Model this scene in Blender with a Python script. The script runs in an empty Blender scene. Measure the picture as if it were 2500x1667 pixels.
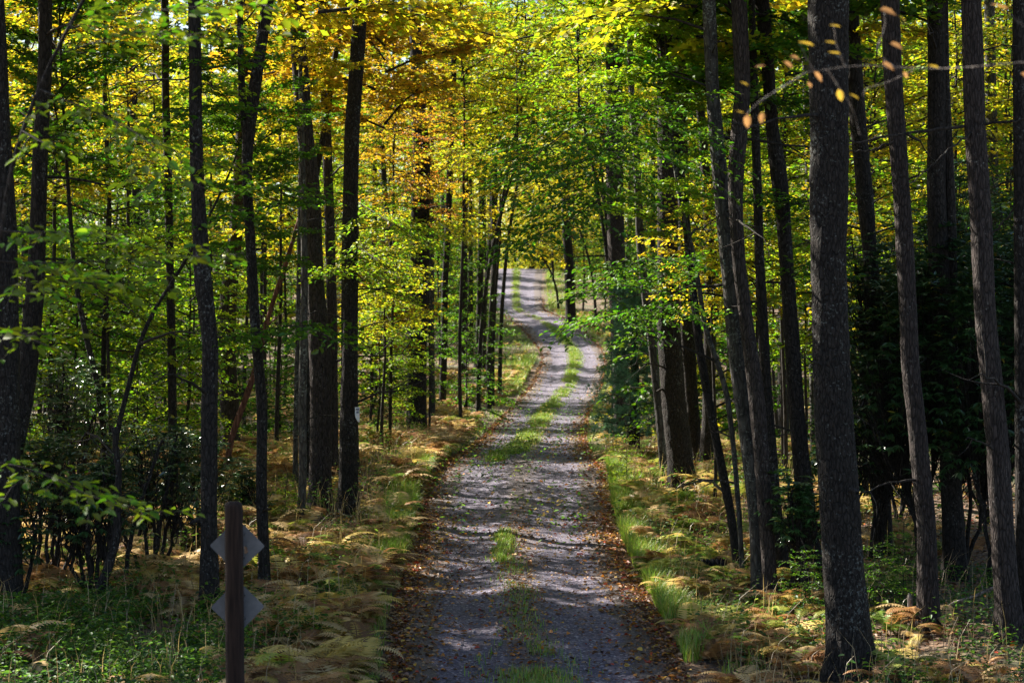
import bpy, math
import numpy as np

# ------------------------------------------------------------------ scene, camera, light
scene = bpy.context.scene
C = scene.collection
R = math.radians
FPX, CX, CY = 4573.3, 1176.0, 784.0          # the photograph's own geometry: focal length and centre, 2352 px wide

cam = bpy.data.objects.new('camera', bpy.data.cameras.new('camera'))
C.objects.link(cam)
cam.location = (0, 0, 0)
cam.rotation_euler = (R(90), 0, 0)
cam.data.lens = 70
cam.data.sensor_width = 36
cam.data.clip_start = 0.1
cam.data.clip_end = 2000
cam.data.dof.use_dof = True
cam.data.dof.focus_distance = 29
cam.data.dof.aperture_fstop = 3.2
scene.camera = cam

SUN_AZ, SUN_EL = 52.0, 39.0                  # degrees to the left of the view direction, and up
world = bpy.data.worlds.new('World')
scene.world = world
world.use_nodes = True
nt = world.node_tree
sky = nt.nodes.new('ShaderNodeTexSky')
sky.sky_type = 'NISHITA'
sky.sun_disc = False
sky.sun_elevation = R(SUN_EL)
sky.sun_rotation = R(-SUN_AZ)
bg = nt.nodes['Background']
bg.inputs['Strength'].default_value = 0.055
nt.links.new(sky.outputs['Color'], bg.inputs['Color'])

sun = bpy.data.objects.new('sun', bpy.data.lights.new('sun', 'SUN'))
C.objects.link(sun)
sun.data.energy = 5.0
sun.data.angle = R(0.5)
sun.data.color = (1.0, 0.93, 0.82)
sun.rotation_euler = (R(90 - SUN_EL), 0, R(180 + SUN_AZ))

scene.view_settings.view_transform = 'Standard'
scene.view_settings.look = 'None'
scene.view_settings.exposure = 2.08
scene.view_settings.gamma = 1.0
scene.cycles.max_bounces = 6
scene.cycles.diffuse_bounces = 4
scene.cycles.glossy_bounces = 2
scene.cycles.transmission_bounces = 4
scene.cycles.transparent_max_bounces = 4
scene.cycles.sample_clamp_indirect = 6.0
scene.cycles.use_denoising = True
scene.cycles.caustics_reflective = False
scene.cycles.caustics_refractive = False

rng = np.random.default_rng(7)


# ------------------------------------------------------------------ numbers: noise, terrain
def vnoise(x, y, seed=0):
    x = np.asarray(x, float); y = np.asarray(y, float)
    xi = np.floor(x).astype(np.int64); yi = np.floor(y).astype(np.int64)
    fx = x - xi; fy = y - yi
    fx = fx * fx * (3 - 2 * fx); fy = fy * fy * (3 - 2 * fy)

    def h(a, b):
        n = (a * 374761393 + b * 668265263 + seed * 1442695) & 0x7fffffff
        n = ((n ^ (n >> 13)) * 1274126177) & 0x7fffffff
        return ((n ^ (n >> 16)) & 0xffff) / 65535.0
    a = h(xi, yi) * (1 - fx) + h(xi + 1, yi) * fx
    b = h(xi, yi + 1) * (1 - fx) + h(xi + 1, yi + 1) * fx
    return (a * (1 - fy) + b * fy) * 2 - 1


# rows of the road: picture row, left and right edge (2500 px photograph), distance in metres
ROWS = [(1667, 982, 1652, 24), (1519, 985, 1585, 27.5), (1397, 1018, 1520, 32), (1285, 1040, 1478, 38), (1237, 1048, 1471, 41),
        (1152, 1078, 1462, 47), (1131, 1100, 1455, 50), (1104, 1140, 1427, 57), (1072, 1185, 1418, 66), (1019, 1232, 1428, 78),
        (993, 1258, 1440, 85), (939, 1305, 1465, 98), (886, 1328, 1475, 110), (860, 1327, 1470, 117), (830, 1303, 1446, 125),
        (801, 1278, 1415, 134), (781, 1250, 1385, 141), (758, 1200, 1325, 150), (715, 1196, 1320, 165), (672, 1200, 1322, 190),
        (656, 1200, 1325, 205)]
F0 = 4861.1
_d = np.array([r[3] for r in ROWS], float)
_z = np.array([-(r[0] - 833.5) / F0 * r[3] for r in ROWS])
_l = np.array([(r[1] - 1250) / F0 * r[3] for r in ROWS])
_r = np.array([(r[2] - 1250) / F0 * r[3] for r in ROWS])
_d = np.concatenate([[-60, -20, 0, 6, 14, 19], _d, [213, 225, 250, 420]])
_z = np.concatenate([[-1.6, -1.6, -1.65, -2.6, -4.15, -4.22], _z, [7.7, 7.5, 6.6, 4.0]])
_l = np.concatenate([[-1.6, -1.6, -1.6, -1.5, -1.4, -1.35], _l, [-.7, -.8, -1, -2]])
_r = np.concatenate([[1.9, 1.9, 1.9, 1.95, 2.0, 2.0], _r, [2.6, 2.6, 2.4, 1.6]])
GY = np.arange(-60, 420, 0.5)


def smooth(a, k):
    w = np.hanning(k + 2)[1:-1]; w /= w.sum()
    p = np.pad(a, (k // 2, k // 2), mode='edge')
    return np.convolve(p, w, 'valid')[:len(a)]


GZ = smooth(np.interp(GY, _d, _z), 9)
GL = smooth(np.interp(GY, _d, _l), 9)
GR = smooth(np.interp(GY, _d, _r), 9)
road_z = lambda y: np.interp(y, GY, GZ)
road_l = lambda y: np.interp(y, GY, GL)
road_r = lambda y: np.interp(y, GY, GR)


mid = lambda y: (road_l(y) + road_r(y)) / 2


def ground(x, y):
    x = np.asarray(x, float); y = np.asarray(y, float)
    z = road_z(y)
    dl = np.clip(road_l(y) - x, 0, None); dr = np.clip(x - road_r(y), 0, None)
    d = dl + dr
    z = z + 0.22 * np.clip(dl / 1.6, 0, 1) ** 1.5 * np.clip((115 - y) / 25, 0, 1)
    z = z - 0.22 * np.exp(-((dr - 1.6) / 0.8) ** 2) * np.clip((60 - y) / 20, 0, 1)
    a = np.clip(d / 2, 0, 1)
    z = z + a * (0.16 * vnoise(x / 4.1, y / 4.1, 3) + 0.07 * vnoise(x / 1.3, y / 1.3, 4) + 0.35 * np.clip(d / 30, 0, 1) * vnoise(x / 17, y / 17, 5))
    return z


def px(x, y, d):
    return np.array([(x - CX) / FPX * d, d, -(y - CY) / FPX * d])


def at(x, y, lo=20, hi=230):
    ds = np.arange(lo, hi, 0.1)
    xs = (x - CX) / FPX * ds
    yy = CY - ground(xs, ds) / ds * FPX
    k = np.argmin(np.abs(yy - y) + ds * 0.02)
    return np.array([xs[k], ds[k], float(ground(xs[k], ds[k]))])


# ------------------------------------------------------------------ mesh building
class Acc:
    def __init__(self):
        self.v, self.f, self.c, self.n = [], [], [], 0

    def add(self, V, F, col=(1, 1, 1)):
        V = np.asarray(V, np.float32).reshape(-1, 3); F = np.asarray(F, np.int64).reshape(-1, 4)
        col = np.asarray(col, np.float32)
        if col.ndim == 1:
            col = np.broadcast_to(col, (len(F), 3))
        self.v.append(V); self.f.append(F + self.n); self.c.append(col); self.n += len(V)

    def mesh(self, name, mat, smooth_shade=False):
        me = bpy.data.meshes.new(name)
        V = np.concatenate(self.v); F = np.concatenate(self.f).astype(np.int32); c = np.concatenate(self.c)
        me.vertices.add(len(V)); me.vertices.foreach_set('co', V.ravel())
        me.loops.add(F.size); me.loops.foreach_set('vertex_index', F.ravel())
        me.polygons.add(len(F)); me.polygons.foreach_set('loop_start', np.arange(0, F.size, 4, dtype=np.int32))
        me.update(calc_edges=True)
        a = me.attributes.new('col', 'FLOAT_COLOR', 'FACE')
        a.data.foreach_set('color', np.concatenate([c, np.ones((len(c), 1), np.float32)], 1).ravel())
        if smooth_shade:
            me.polygons.foreach_set('use_smooth', np.ones(len(F), bool))
        me.materials.append(mat)
        return me

    def obj(self, name, mat, parent=None, smooth_shade=False, color=None):
        return link(name, self.mesh(name, mat, smooth_shade), parent, color=color)


def link(name, me, parent=None, loc=None, rotz=0.0, scale=1.0, color=None):
    o = bpy.data.objects.new(name, me)
    C.objects.link(o)
    if parent is not None:
        o.parent = parent
    if loc is not None:
        o.location = loc
    o.rotation_euler = (0, 0, rotz)
    o.scale = (scale,) * 3 if np.isscalar(scale) else scale
    if color is not None:
        o.color = (*color, 1)
    return o


def thing(name, label, cat, loc, group=None):
    o = bpy.data.objects.new(name, None)
    C.objects.link(o)
    o.location = [float(a) for a in loc]
    o.empty_display_size = 0.2
    o['label'] = label; o['category'] = cat
    if group:
        o['group'] = group
    return o


def norm(a):
    a = np.asarray(a, float)
    return a / np.maximum(np.linalg.norm(a, axis=-1, keepdims=True), 1e-9)


def tube(P, rad, seg=6):
    P = np.asarray(P, float); n = len(P)
    rad = np.broadcast_to(np.asarray(rad, float), (n,))
    T = norm(np.gradient(P, axis=0))
    ref = np.array([0.0, 0.0, 1.0]) if abs(T[:, 2].mean()) < 0.75 else np.array([0.0, 1.0, 0.0])
    A = norm(np.cross(T, ref)); B = np.cross(T, A)
    th = np.arange(seg) / seg * 2 * math.pi
    V = P[:, None] + rad[:, None, None] * (np.cos(th)[None, :, None] * A[:, None] + np.sin(th)[None, :, None] * B[:, None])
    i = np.arange(n - 1)[:, None] * seg; j = np.arange(seg)[None]; k = (j + 1) % seg
    F = np.stack([i + j, i + k, i + seg + k, i + seg + j], -1).reshape(-1, 4)
    return V.reshape(-1, 3), F


def leaves(P, D, N, L, W, detail=True, fold=0.18):
    """leaf blades: P base points, D directions, N normals, L lengths, W widths -> verts, quads (two folded halves, or one)"""
    P = np.asarray(P, float); m = len(P)
    D = norm(D); S = norm(np.cross(D, N)); N = np.cross(S, D)
    L = np.broadcast_to(np.asarray(L, float), (m,))[:, None]; W = np.broadcast_to(np.asarray(W, float), (m,))[:, None]
    if detail:
        def pt(a, b, up):
            return P + D * L * a + S * W * b + N * W * up
        V = np.stack([pt(0, 0, 0), pt(.28, -.44, fold), pt(.66, -.40, fold * .8), pt(1, 0, -.18), pt(.66, .40, fold * .8), pt(.28, .44, fold)], 1)
        b = np.arange(m)[:, None] * 6
        F = np.concatenate([b + np.array([[0, 3, 2, 1]]), b + np.array([[0, 5, 4, 3]])], 1).reshape(-1, 4)
        return V.reshape(-1, 3), F
    V = np.stack([P, P + D * L * .5 - S * W * .5 + N * W * .1, P + D * L, P + D * L * .5 + S * W * .5 + N * W * .1], 1)
    return V.reshape(-1, 3), (np.arange(m)[:, None] * 4 + np.arange(4)[None])


# ------------------------------------------------------------------ materials
def new_mat(name):
    m = bpy.data.materials.new(name)
    m.use_nodes = True
    t = m.node_tree
    t.nodes.clear()
    out = t.nodes.new('ShaderNodeOutputMaterial')
    return m, t, out


def nd(t, kind, **kw):
    n = t.nodes.new(kind)
    for k, v in kw.items():
        if k.startswith('i_'):
            key = k[2:]
            key = int(key) if key.isdigit() else key.replace('_', ' ')
            n.inputs[key].default_value = v
        else:
            setattr(n, k, v)
    return n


def ramp(t, pts, fac=None):
    n = t.nodes.new('ShaderNodeValToRGB')
    e = n.color_ramp.elements
    while len(e) < len(pts):
        e.new(0.5)
    for el, (p, c) in zip(e, pts):
        el.position = p
        el.color = (*c, 1) if len(c) == 3 else c
    if fac is not None:
        t.links.new(fac, n.inputs['Fac'])
    return n


def mixc(t, fac, a, b, blend='MIX'):
    n = t.nodes.new('ShaderNodeMix'); n.data_type = 'RGBA'; n.blend_type = blend
    for s, v in ((n.inputs[0], fac), (n.inputs[6], a), (n.inputs[7], b)):
        if hasattr(v, 'links'):
            t.links.new(v, s)
        elif isinstance(v, (int, float)):
            s.default_value = v
        else:
            s.default_value = (*v, 1)
    return n.outputs[2]


def leaf_mat(name, trans=0.45, gloss=0.06, rough=0.45, boost=1.15):
    m, t, out = new_mat(name)
    at_ = nd(t, 'ShaderNodeAttribute', attribute_name='col')
    oi = nd(t, 'ShaderNodeObjectInfo')
    col = mixc(t, 1.0, at_.outputs['Color'], oi.outputs['Color'], 'MULTIPLY')
    d = nd(t, 'ShaderNodeBsdfDiffuse'); tr = nd(t, 'ShaderNodeBsdfTranslucent')
    t.links.new(col, d.inputs['Color'])
    bc = mixc(t, 1.0, col, (boost, boost, boost * .7), 'MULTIPLY')
    t.links.new(bc, tr.inputs['Color'])
    mx = nd(t, 'ShaderNodeMixShader', i_0=trans)
    t.links.new(d.outputs[0], mx.inputs[1]); t.links.new(tr.outputs[0], mx.inputs[2])
    g = nd(t, 'ShaderNodeBsdfGlossy', i_Roughness=rough)
    mg = nd(t, 'ShaderNodeMixShader', i_0=gloss)
    t.links.new(mx.outputs[0], mg.inputs[1]); t.links.new(g.outputs[0], mg.inputs[2])
    t.links.new(mg.outputs[0], out.inputs[0])
    return m


def bark_mat(name, dark, light, lichen, lich_amt=0.5, scale=9.0, stretch=0.16, bump=0.6):
    m, t, out = new_mat(name)
    tc = nd(t, 'ShaderNodeTexCoord')
    oi = nd(t, 'ShaderNodeObjectInfo')
    off = nd(t, 'ShaderNodeVectorMath', operation='ADD')
    sc = nd(t, 'ShaderNodeVectorMath', operation='SCALE'); sc.inputs[3].default_value = 37.0
    t.links.new(oi.outputs['Random'], sc.inputs[0]); t.links.new(tc.outputs['Object'], off.inputs[0]); t.links.new(sc.outputs[0], off.inputs[1])
    mp = nd(t, 'ShaderNodeMapping'); mp.inputs['Scale'].default_value = (scale, scale, scale * stretch)
    t.links.new(off.outputs[0], mp.inputs['Vector'])
    n1 = nd(t, 'ShaderNodeTexNoise', i_Scale=2.2, i_Detail=6.0, i_Roughness=0.62, i_Distortion=0.6)
    t.links.new(mp.outputs[0], n1.inputs['Vector'])
    w = nd(t, 'ShaderNodeTexVoronoi', feature='DISTANCE_TO_EDGE', i_Scale=1.7)
    t.links.new(mp.outputs[0], w.inputs['Vector'])
    r1 = ramp(t, [(0.3, dark), (0.68, light)], n1.outputs['Fac'])
    rf = ramp(t, [(0.0, (.25, .25, .25)), (0.16, (1, 1, 1))], w.outputs['Distance'])
    c1 = mixc(t, 0.8, r1.outputs[0], rf.outputs[0], 'MULTIPLY')
    nl = nd(t, 'ShaderNodeTexNoise', i_Scale=24.0, i_Detail=5.0, i_Roughness=0.7)
    t.links.new(off.outputs[0], nl.inputs['Vector'])
    nL = nd(t, 'ShaderNodeTexNoise', i_Scale=1.6, i_Detail=2.0)
    t.links.new(off.outputs[0], nL.inputs['Vector'])
    ma = nd(t, 'ShaderNodeMath', operation='ADD'); t.links.new(nl.outputs['Fac'], ma.inputs[0])
    mb = nd(t, 'ShaderNodeMath', operation='MULTIPLY', i_1=0.38); t.links.new(nL.outputs['Fac'], mb.inputs[0])
    t.links.new(mb.outputs[0], ma.inputs[1])
    e0 = 0.87 - 0.1 * lich_amt
    rl = ramp(t, [(e0 - 0.03, (0, 0, 0)), (e0 + 0.06, (1, 1, 1))], ma.outputs[0])
    c2 = mixc(t, rl.outputs[0], c1, lichen)
    p = nd(t, 'ShaderNodeBsdfPrincipled', i_Roughness=0.9)
    p.inputs['Specular IOR Level'].default_value = 0.2
    t.links.new(c2, p.inputs['Base Color'])
    ad = nd(t, 'ShaderNodeMath', operation='MULTIPLY_ADD', i_1=0.7); t.links.new(rf.outputs[0], ad.inputs[0]); t.links.new(n1.outputs['Fac'], ad.inputs[2])
    bp = nd(t, 'ShaderNodeBump', i_Strength=bump, i_Distance=0.03)
    t.links.new(ad.outputs[0], bp.inputs['Height']); t.links.new(bp.outputs[0], p.inputs['Normal'])
    t.links.new(p.outputs[0], out.inputs[0])
    return m


def plain_mat(name, col, rough=0.6, metal=0.0, noise=0.25, nscale=12.0, bump=0.1, spec=0.4, stretch=(1, 1, 1)):
    m, t, out = new_mat(name)
    tc = nd(t, 'ShaderNodeTexCoord')
    mp = nd(t, 'ShaderNodeMapping'); mp.inputs['Scale'].default_value = stretch
    t.links.new(tc.outputs['Object'], mp.inputs['Vector'])
    n = nd(t, 'ShaderNodeTexNoise', i_Scale=nscale, i_Detail=6.0, i_Roughness=0.6)
    t.links.new(mp.outputs[0], n.inputs['Vector'])
    lo = tuple(c * (1 - noise) for c in col); hi = tuple(min(1, c * (1 + noise)) for c in col)
    r = ramp(t, [(0.3, lo), (0.7, hi)], n.outputs['Fac'])
    p = nd(t, 'ShaderNodeBsdfPrincipled', i_Roughness=rough, i_Metallic=metal)
    p.inputs['Specular IOR Level'].default_value = spec
    t.links.new(r.outputs[0], p.inputs['Base Color'])
    bp = nd(t, 'ShaderNodeBump', i_Strength=bump, i_Distance=0.01)
    t.links.new(n.outputs['Fac'], bp.inputs['Height']); t.links.new(bp.outputs[0], p.inputs['Normal'])
    t.links.new(p.outputs[0], out.inputs[0])
    return m


M_LEAF = leaf_mat('autumn_leaf', trans=0.58, gloss=.03, rough=.5)
M_FERN = leaf_mat('fern_frond', trans=0.35, gloss=0.03)
M_GRASS = leaf_mat('grass_blade', trans=0.4, gloss=0.05)
M_RHODO = leaf_mat('evergreen_leaf', trans=0.2, gloss=0.13, rough=0.28)
M_NEEDLE = leaf_mat('pine_needle', trans=0.3, gloss=0.05)
M_LITTER = leaf_mat('fallen_leaf', trans=0.15, gloss=0.03)
M_BARK_OAK = bark_mat('oak_bark', (.010, .008, .007), (.045, .037, .032), (.125, .13, .118), 0.6, 15, .3, .9)
M_BARK_BROWN = bark_mat('brown_ridged_bark', (.018, .014, .013), (.080, .062, .056), (.16, .15, .14), 0.12, 16, .22, .9)
M_BARK_GREY = bark_mat('grey_lichen_bark', (.028, .025, .022), (.095, .087, .078), (.19, .205, .18), 0.7, 7, .3, .5)
M_BARK_DARK = bark_mat('dark_bark', (.011, .009, .008), (.042, .035, .031), (.13, .13, .12), 0.38, 13, .3, .7)
M_TWIG = bark_mat('twig_bark', (.018, .015, .013), (.05, .042, .037), (.12, .12, .11), 0.2, 10, .3, .2)
M_DEAD = bark_mat('dead_wood', (.09, .035, .024), (.22, .10, .07), (.3, .25, .22), 0.1, 10, .12, .5)
M_GREYWOOD = bark_mat('weathered_wood', (.10, .085, .075), (.30, .26, .23), (.4, .4, .36), 0.5, 12, .12, .5)


def ground_mat():
    m, t, out = new_mat('forest_floor_litter')
    tc = nd(t, 'ShaderNodeTexCoord')
    v = nd(t, 'ShaderNodeTexVoronoi', i_Scale=11.0, i_Randomness=1.0)
    t.links.new(tc.outputs['Object'], v.inputs['Vector'])
    sep = nd(t, 'ShaderNodeSeparateColor'); t.links.new(v.outputs['Color'], sep.inputs[0])
    r = ramp(t, [(0.0, (.05, .03, .02)), (0.3, (.10, .058, .034)), (0.55, (.15, .092, .05)), (0.8, (.20, .13, .08)), (1.0, (.17, .075, .032))], sep.outputs[0])
    n = nd(t, 'ShaderNodeTexNoise', i_Scale=0.35, i_Detail=5.0, i_Roughness=0.6)
    t.links.new(tc.outputs['Object'], n.inputs['Vector'])
    rg = ramp(t, [(0.46, (0, 0, 0)), (0.62, (1, 1, 1))], n.outputs['Fac'])
    c = mixc(t, rg.outputs[0], r.outputs[0], (.06, .07, .025))
    n2 = nd(t, 'ShaderNodeTexNoise', i_Scale=30.0, i_Detail=4.0)
    t.links.new(tc.outputs['Object'], n2.inputs['Vector'])
    r2 = ramp(t, [(0.3, (.55, .55, .55)), (0.7, (1.2, 1.2, 1.2))], n2.outputs['Fac'])
    c2 = mixc(t, 1.0, c, r2.outputs[0], 'MULTIPLY')
    p = nd(t, 'ShaderNodeBsdfPrincipled', i_Roughness=0.95)
    t.links.new(c2, p.inputs['Base Color'])
    bp = nd(t, 'ShaderNodeBump', i_Strength=0.8, i_Distance=0.05)
    t.links.new(v.outputs['Distance'], bp.inputs['Height']); t.links.new(bp.outputs[0], p.inputs['Normal'])
    t.links.new(p.outputs[0], out.inputs[0])
    return m


def road_mat():
    m, t, out = new_mat('gravel')
    tc = nd(t, 'ShaderNodeTexCoord')
    u = nd(t, 'ShaderNodeAttribute', attribute_name='u')
    v = nd(t, 'ShaderNodeTexVoronoi', i_Scale=32.0)
    t.links.new(tc.outputs['Object'], v.inputs['Vector'])
    sep = nd(t, 'ShaderNodeSeparateColor'); t.links.new(v.outputs['Color'], sep.inputs[0])
    r = ramp(t, [(0.0, (.038, .034, .050)), (0.35, (.070, .060, .098)), (0.7, (.102, .089, .138)), (0.93, (.19, .172, .205)), (1.0, (.38, .36, .40))], sep.outputs[0])
    n = nd(t, 'ShaderNodeTexNoise', i_Scale=0.8, i_Detail=6.0, i_Roughness=0.65)
    t.links.new(tc.outputs['Object'], n.inputs['Vector'])
    rn = ramp(t, [(0.3, (.72, .66, .68)), (0.7, (1.18, 1.16, 1.16))], n.outputs['Fac'])
    c = mixc(t, 1.0, r.outputs[0], rn.outputs[0], 'MULTIPLY')
    ab = nd(t, 'ShaderNodeMath', operation='ABSOLUTE'); t.links.new(u.outputs['Fac'], ab.inputs[0])
    nz = nd(t, 'ShaderNodeMath', operation='MULTIPLY_ADD', i_1=0.5); t.links.new(n.outputs['Fac'], nz.inputs[0]); t.links.new(ab.outputs[0], nz.inputs[2])
    e = ramp(t, [(0.30, (.75, .75, .75)), (0.50, (0, 0, 0)), (0.98, (0, 0, 0)), (1.16, (.8, .8, .8))], nz.outputs[0])
    c2 = mixc(t, e.outputs[0], c, (.085, .062, .048))
    p = nd(t, 'ShaderNodeBsdfPrincipled', i_Roughness=0.85)
    t.links.new(c2, p.inputs['Base Color'])
    n3 = nd(t, 'ShaderNodeTexNoise', i_Scale=14.0, i_Detail=6.0, i_Roughness=0.7)
    t.links.new(tc.outputs['Object'], n3.inputs['Vector'])
    ad = nd(t, 'ShaderNodeMath', operation='MULTIPLY_ADD', i_1=0.5); t.links.new(v.outputs['Distance'], ad.inputs[0]); t.links.new(n3.outputs['Fac'], ad.inputs[2])
    bp = nd(t, 'ShaderNodeBump', i_Strength=0.9, i_Distance=0.03)
    t.links.new(ad.outputs[0], bp.inputs['Height']); t.links.new(bp.outputs[0], p.inputs['Normal'])
    t.links.new(p.outputs[0], out.inputs[0])
    return m


# ------------------------------------------------------------------ ground and road
def grid_mesh(name, X, Y, Z, mat, u=None):
    ny, nx = X.shape
    a = Acc()
    i = np.arange(ny - 1)[:, None] * nx; j = np.arange(nx - 1)[None]
    a.add(np.stack([X, Y, Z], -1).reshape(-1, 3), np.stack([i + j, i + j + 1, i + nx + j + 1, i + nx + j], -1).reshape(-1, 4))
    me = a.mesh(name, mat, True)
    if u is not None:
        at_ = me.attributes.new('u', 'FLOAT', 'POINT')
        at_.data.foreach_set('value', u.ravel().astype(np.float32))
    return link(name, me)


xs = np.concatenate([np.linspace(-420, -60, 14), np.linspace(-52, -16, 30), np.arange(-15, 15, 0.45), np.linspace(16, 52, 30), np.linspace(60, 420, 14)])
ys = np.concatenate([np.arange(-60, 14, 3.0), np.arange(14, 110, 0.5), np.arange(110, 240, 1.5), np.arange(240, 420, 12.0)])
GXX, GYY = np.meshgrid(xs, ys)
GZZ = ground(GXX, GYY)
inside = np.clip(np.minimum(GXX - road_l(GYY), road_r(GYY) - GXX) / 0.45, 0, 1)
floor = grid_mesh('forest_floor', GXX, GYY, GZZ - 0.10 * inside, ground_mat())
floor['kind'] = 'structure'

yr = np.concatenate([np.arange(-40, 20, 2.0), np.arange(20, 215, 0.3), np.arange(215, 300, 2.0)])
uu = np.linspace(-1.06, 1.06, 33)
UU, YR = np.meshgrid(uu, yr)
cx_, hw = (road_l(YR) + road_r(YR)) / 2, (road_r(YR) - road_l(YR)) / 2
XR = cx_ + hw * UU
rut = -0.035 * np.exp(-((np.abs(UU) - 0.52) / 0.2) ** 2) + 0.02 * np.exp(-(UU / 0.2) ** 2)
ZR = ground(XR, YR) + 0.02 + rut + 0.012 * vnoise(XR * 2.2, YR * 2.2, 8) - 0.06 * np.clip((np.abs(UU) - 0.97) / 0.09, 0, 1)
road = grid_mesh('gravel_road', XR, YR, ZR, road_mat(), UU)
road['kind'] = 'structure'


def road_surface(x, y):
    u = (x - (road_l(y) + road_r(y)) / 2) / ((road_r(y) - road_l(y)) / 2)
    z = ground(x, y) + np.where(np.abs(u) < 1, 0.02 - 0.035 * np.exp(-((np.abs(u) - 0.52) / 0.2) ** 2) + 0.02 * np.exp(-(u / 0.2) ** 2), 0)
    return z, u


# ------------------------------------------------------------------ branches, sprays and crowns
def bend(P, k):                                   # smooth resample of a polyline
    P = np.asarray(P, float)
    s = np.concatenate([[0], np.cumsum(np.linalg.norm(np.diff(P, axis=0), axis=1))])
    q = np.linspace(0, s[-1], k)
    out = np.stack([np.interp(q, s, P[:, i]) for i in range(3)], 1)
    for _ in range(2):
        out[1:-1] = out[1:-1] * .5 + (out[:-2] + out[2:]) * .25
    return out, s[-1]


def dress(branch, L, wood, leaf, rg, leaf_len, r0, s0=0.2, gap=0.2, twl=0.42, colf=None, detail=True, up=0.0, density=1.0, leaf_tilt=0.3):
    """twigs left and right of a branch in a flattish spray, and the leaves on them"""
    n = len(branch)
    T = norm(np.gradient(branch, axis=0))
    V, F = tube(branch, np.linspace(r0, r0 * .25, n), 5)
    wood.add(V, F)
    m = max(3, int(L / gap))
    P_, D_ = [], []
    for k in range(m):
        s = s0 + (1 - s0) * (k + rg.random() * .6) / m
        i = min(n - 1, int(s * (n - 1)))
        p, d = branch[i], T[i]
        side = norm(np.cross(d, [0, 0, 1.0])) * (1 if k % 2 else -1)
        tl = (twl * L * (1 - s) + 0.28) * rg.uniform(.6, 1.25)
        a = R(rg.uniform(35, 65))
        td = norm(d * math.cos(a) + side * math.sin(a) + np.array([0, 0, up + rg.normal(0, .13)]))
        q = np.linspace(0, 1, 4)[:, None]
        tw = p + td * tl * q + np.array([0, 0, -0.10 * tl]) * q ** 2 + rg.normal(0, .02, (4, 3)) * tl * q
        V, F = tube(tw, np.linspace(max(.004, r0 * .28), .002, 4), 3)
        wood.add(V, F)
        nl = max(2, int(tl / (leaf_len * .62) * density))
        sq = (np.arange(nl) + rg.random(nl) * .5) / nl
        P_.append(p + td * tl * sq[:, None] + np.array([0, 0, -0.10 * tl]) * sq[:, None] ** 2)
        sd = norm(np.cross(td, [0, 0, 1.0]))
        sg = np.where(np.arange(nl) % 2, 1, -1)[:, None]
        D_.append(td * .75 + sd * sg * .8 + rg.normal(0, .22, (nl, 3)) + np.array([0, 0, -.18]))
    P_ = np.concatenate(P_); D_ = np.concatenate(D_); k = len(P_)
    P_ = P_ + rg.normal(0, leaf_len * .25, (k, 3))
    N = np.array([0, 0, 1.0]) + rg.normal(0, leaf_tilt, (k, 3))
    ll = leaf_len * rg.uniform(.65, 1.2, k)
    V, F = leaves(P_, D_, N, ll, ll * rg.uniform(.5, .68, k), detail)
    c = np.ones((k, 3)) * rg.uniform(.75, 1.2, (k, 1))
    w = rg.random(k)
    c[w < .28] *= np.array([.6, .98, .8])
    c[w > .86] *= np.array([1.06, .84, .8])
    if colf is not None:
        c = c * np.asarray(colf)
    leaf.add(V, F, np.repeat(c, 2 if detail else 1, axis=0))


def make_crown(seed, z0, z1, rad, nb, leaf_len, shape, slope, detail=True, gap=0.22, axis_r=0.0, density=1.0, tilt=.3):
    rg = np.random.default_rng(seed)
    wood, leaf = Acc(), Acc()
    if axis_r:
        ax = np.stack([np.zeros(6), np.zeros(6), np.linspace(z0, z1 + .4, 6)], 1) + rg.normal(0, .08, (6, 3)) * np.linspace(0, 1, 6)[:, None]
        wood.add(*tube(ax, np.linspace(axis_r, .012, 6), 6))
    for i in range(nb):
        t = (i + rg.random()) / nb
        z = z0 + (z1 - z0) * t
        az = i * 2.399 + rg.normal(0, .35)
        if shape == 'dome':
            prof = math.sqrt(max(0.05, 1 - (2 * t - .75) ** 2 / 1.6))
        else:
            prof = .55 + .45 * math.sin(math.pi * min(1, t * .8 + .2)) - .35 * t
        L = rad * prof * rg.uniform(.65, 1.15)
        sl = slope + .5 * t * (1 if shape == 'dome' else .6) + rg.normal(0, .2)
        d = np.array([math.cos(az), math.sin(az), sl])
        q = np.linspace(0, 1, 7)[:, None]
        br = np.array([0, 0, z]) + d * L * q + np.array([0, 0, -.28 * L]) * q ** 2 + rg.normal(0, .03 * L, (7, 3)) * q
        dress(br, L, wood, leaf, rg, leaf_len, .008 + .007 * L, .15, gap, .42, rg.uniform(.75, 1.12), detail, density=density, leaf_tilt=tilt)
    return wood.mesh('branches', M_TWIG, True), leaf.mesh('crown', M_LEAF)


CANOPY = [make_crown(100 + i, 0.5, 9.0 + i % 3, 3.6, 28, 0.155, 'dome', .35, False, .12, 0.0, 3.0, .8) for i in range(6)]
UNDER = [make_crown(200 + i, 1.6 + .35 * (i % 3), 5.6 + .9 * (i % 4), 2.8 + .25 * (i % 3), 38, 0.115, 'layer', .16, True, .15, .035, 1.25, .62) for i in range(8)]
SMALL = [make_crown(300 + i, .5, 1.9 + .3 * i, 1.1, 22, 0.075, 'layer', .2, True, .12, .014, 1.2, .4) for i in range(4)]


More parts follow.
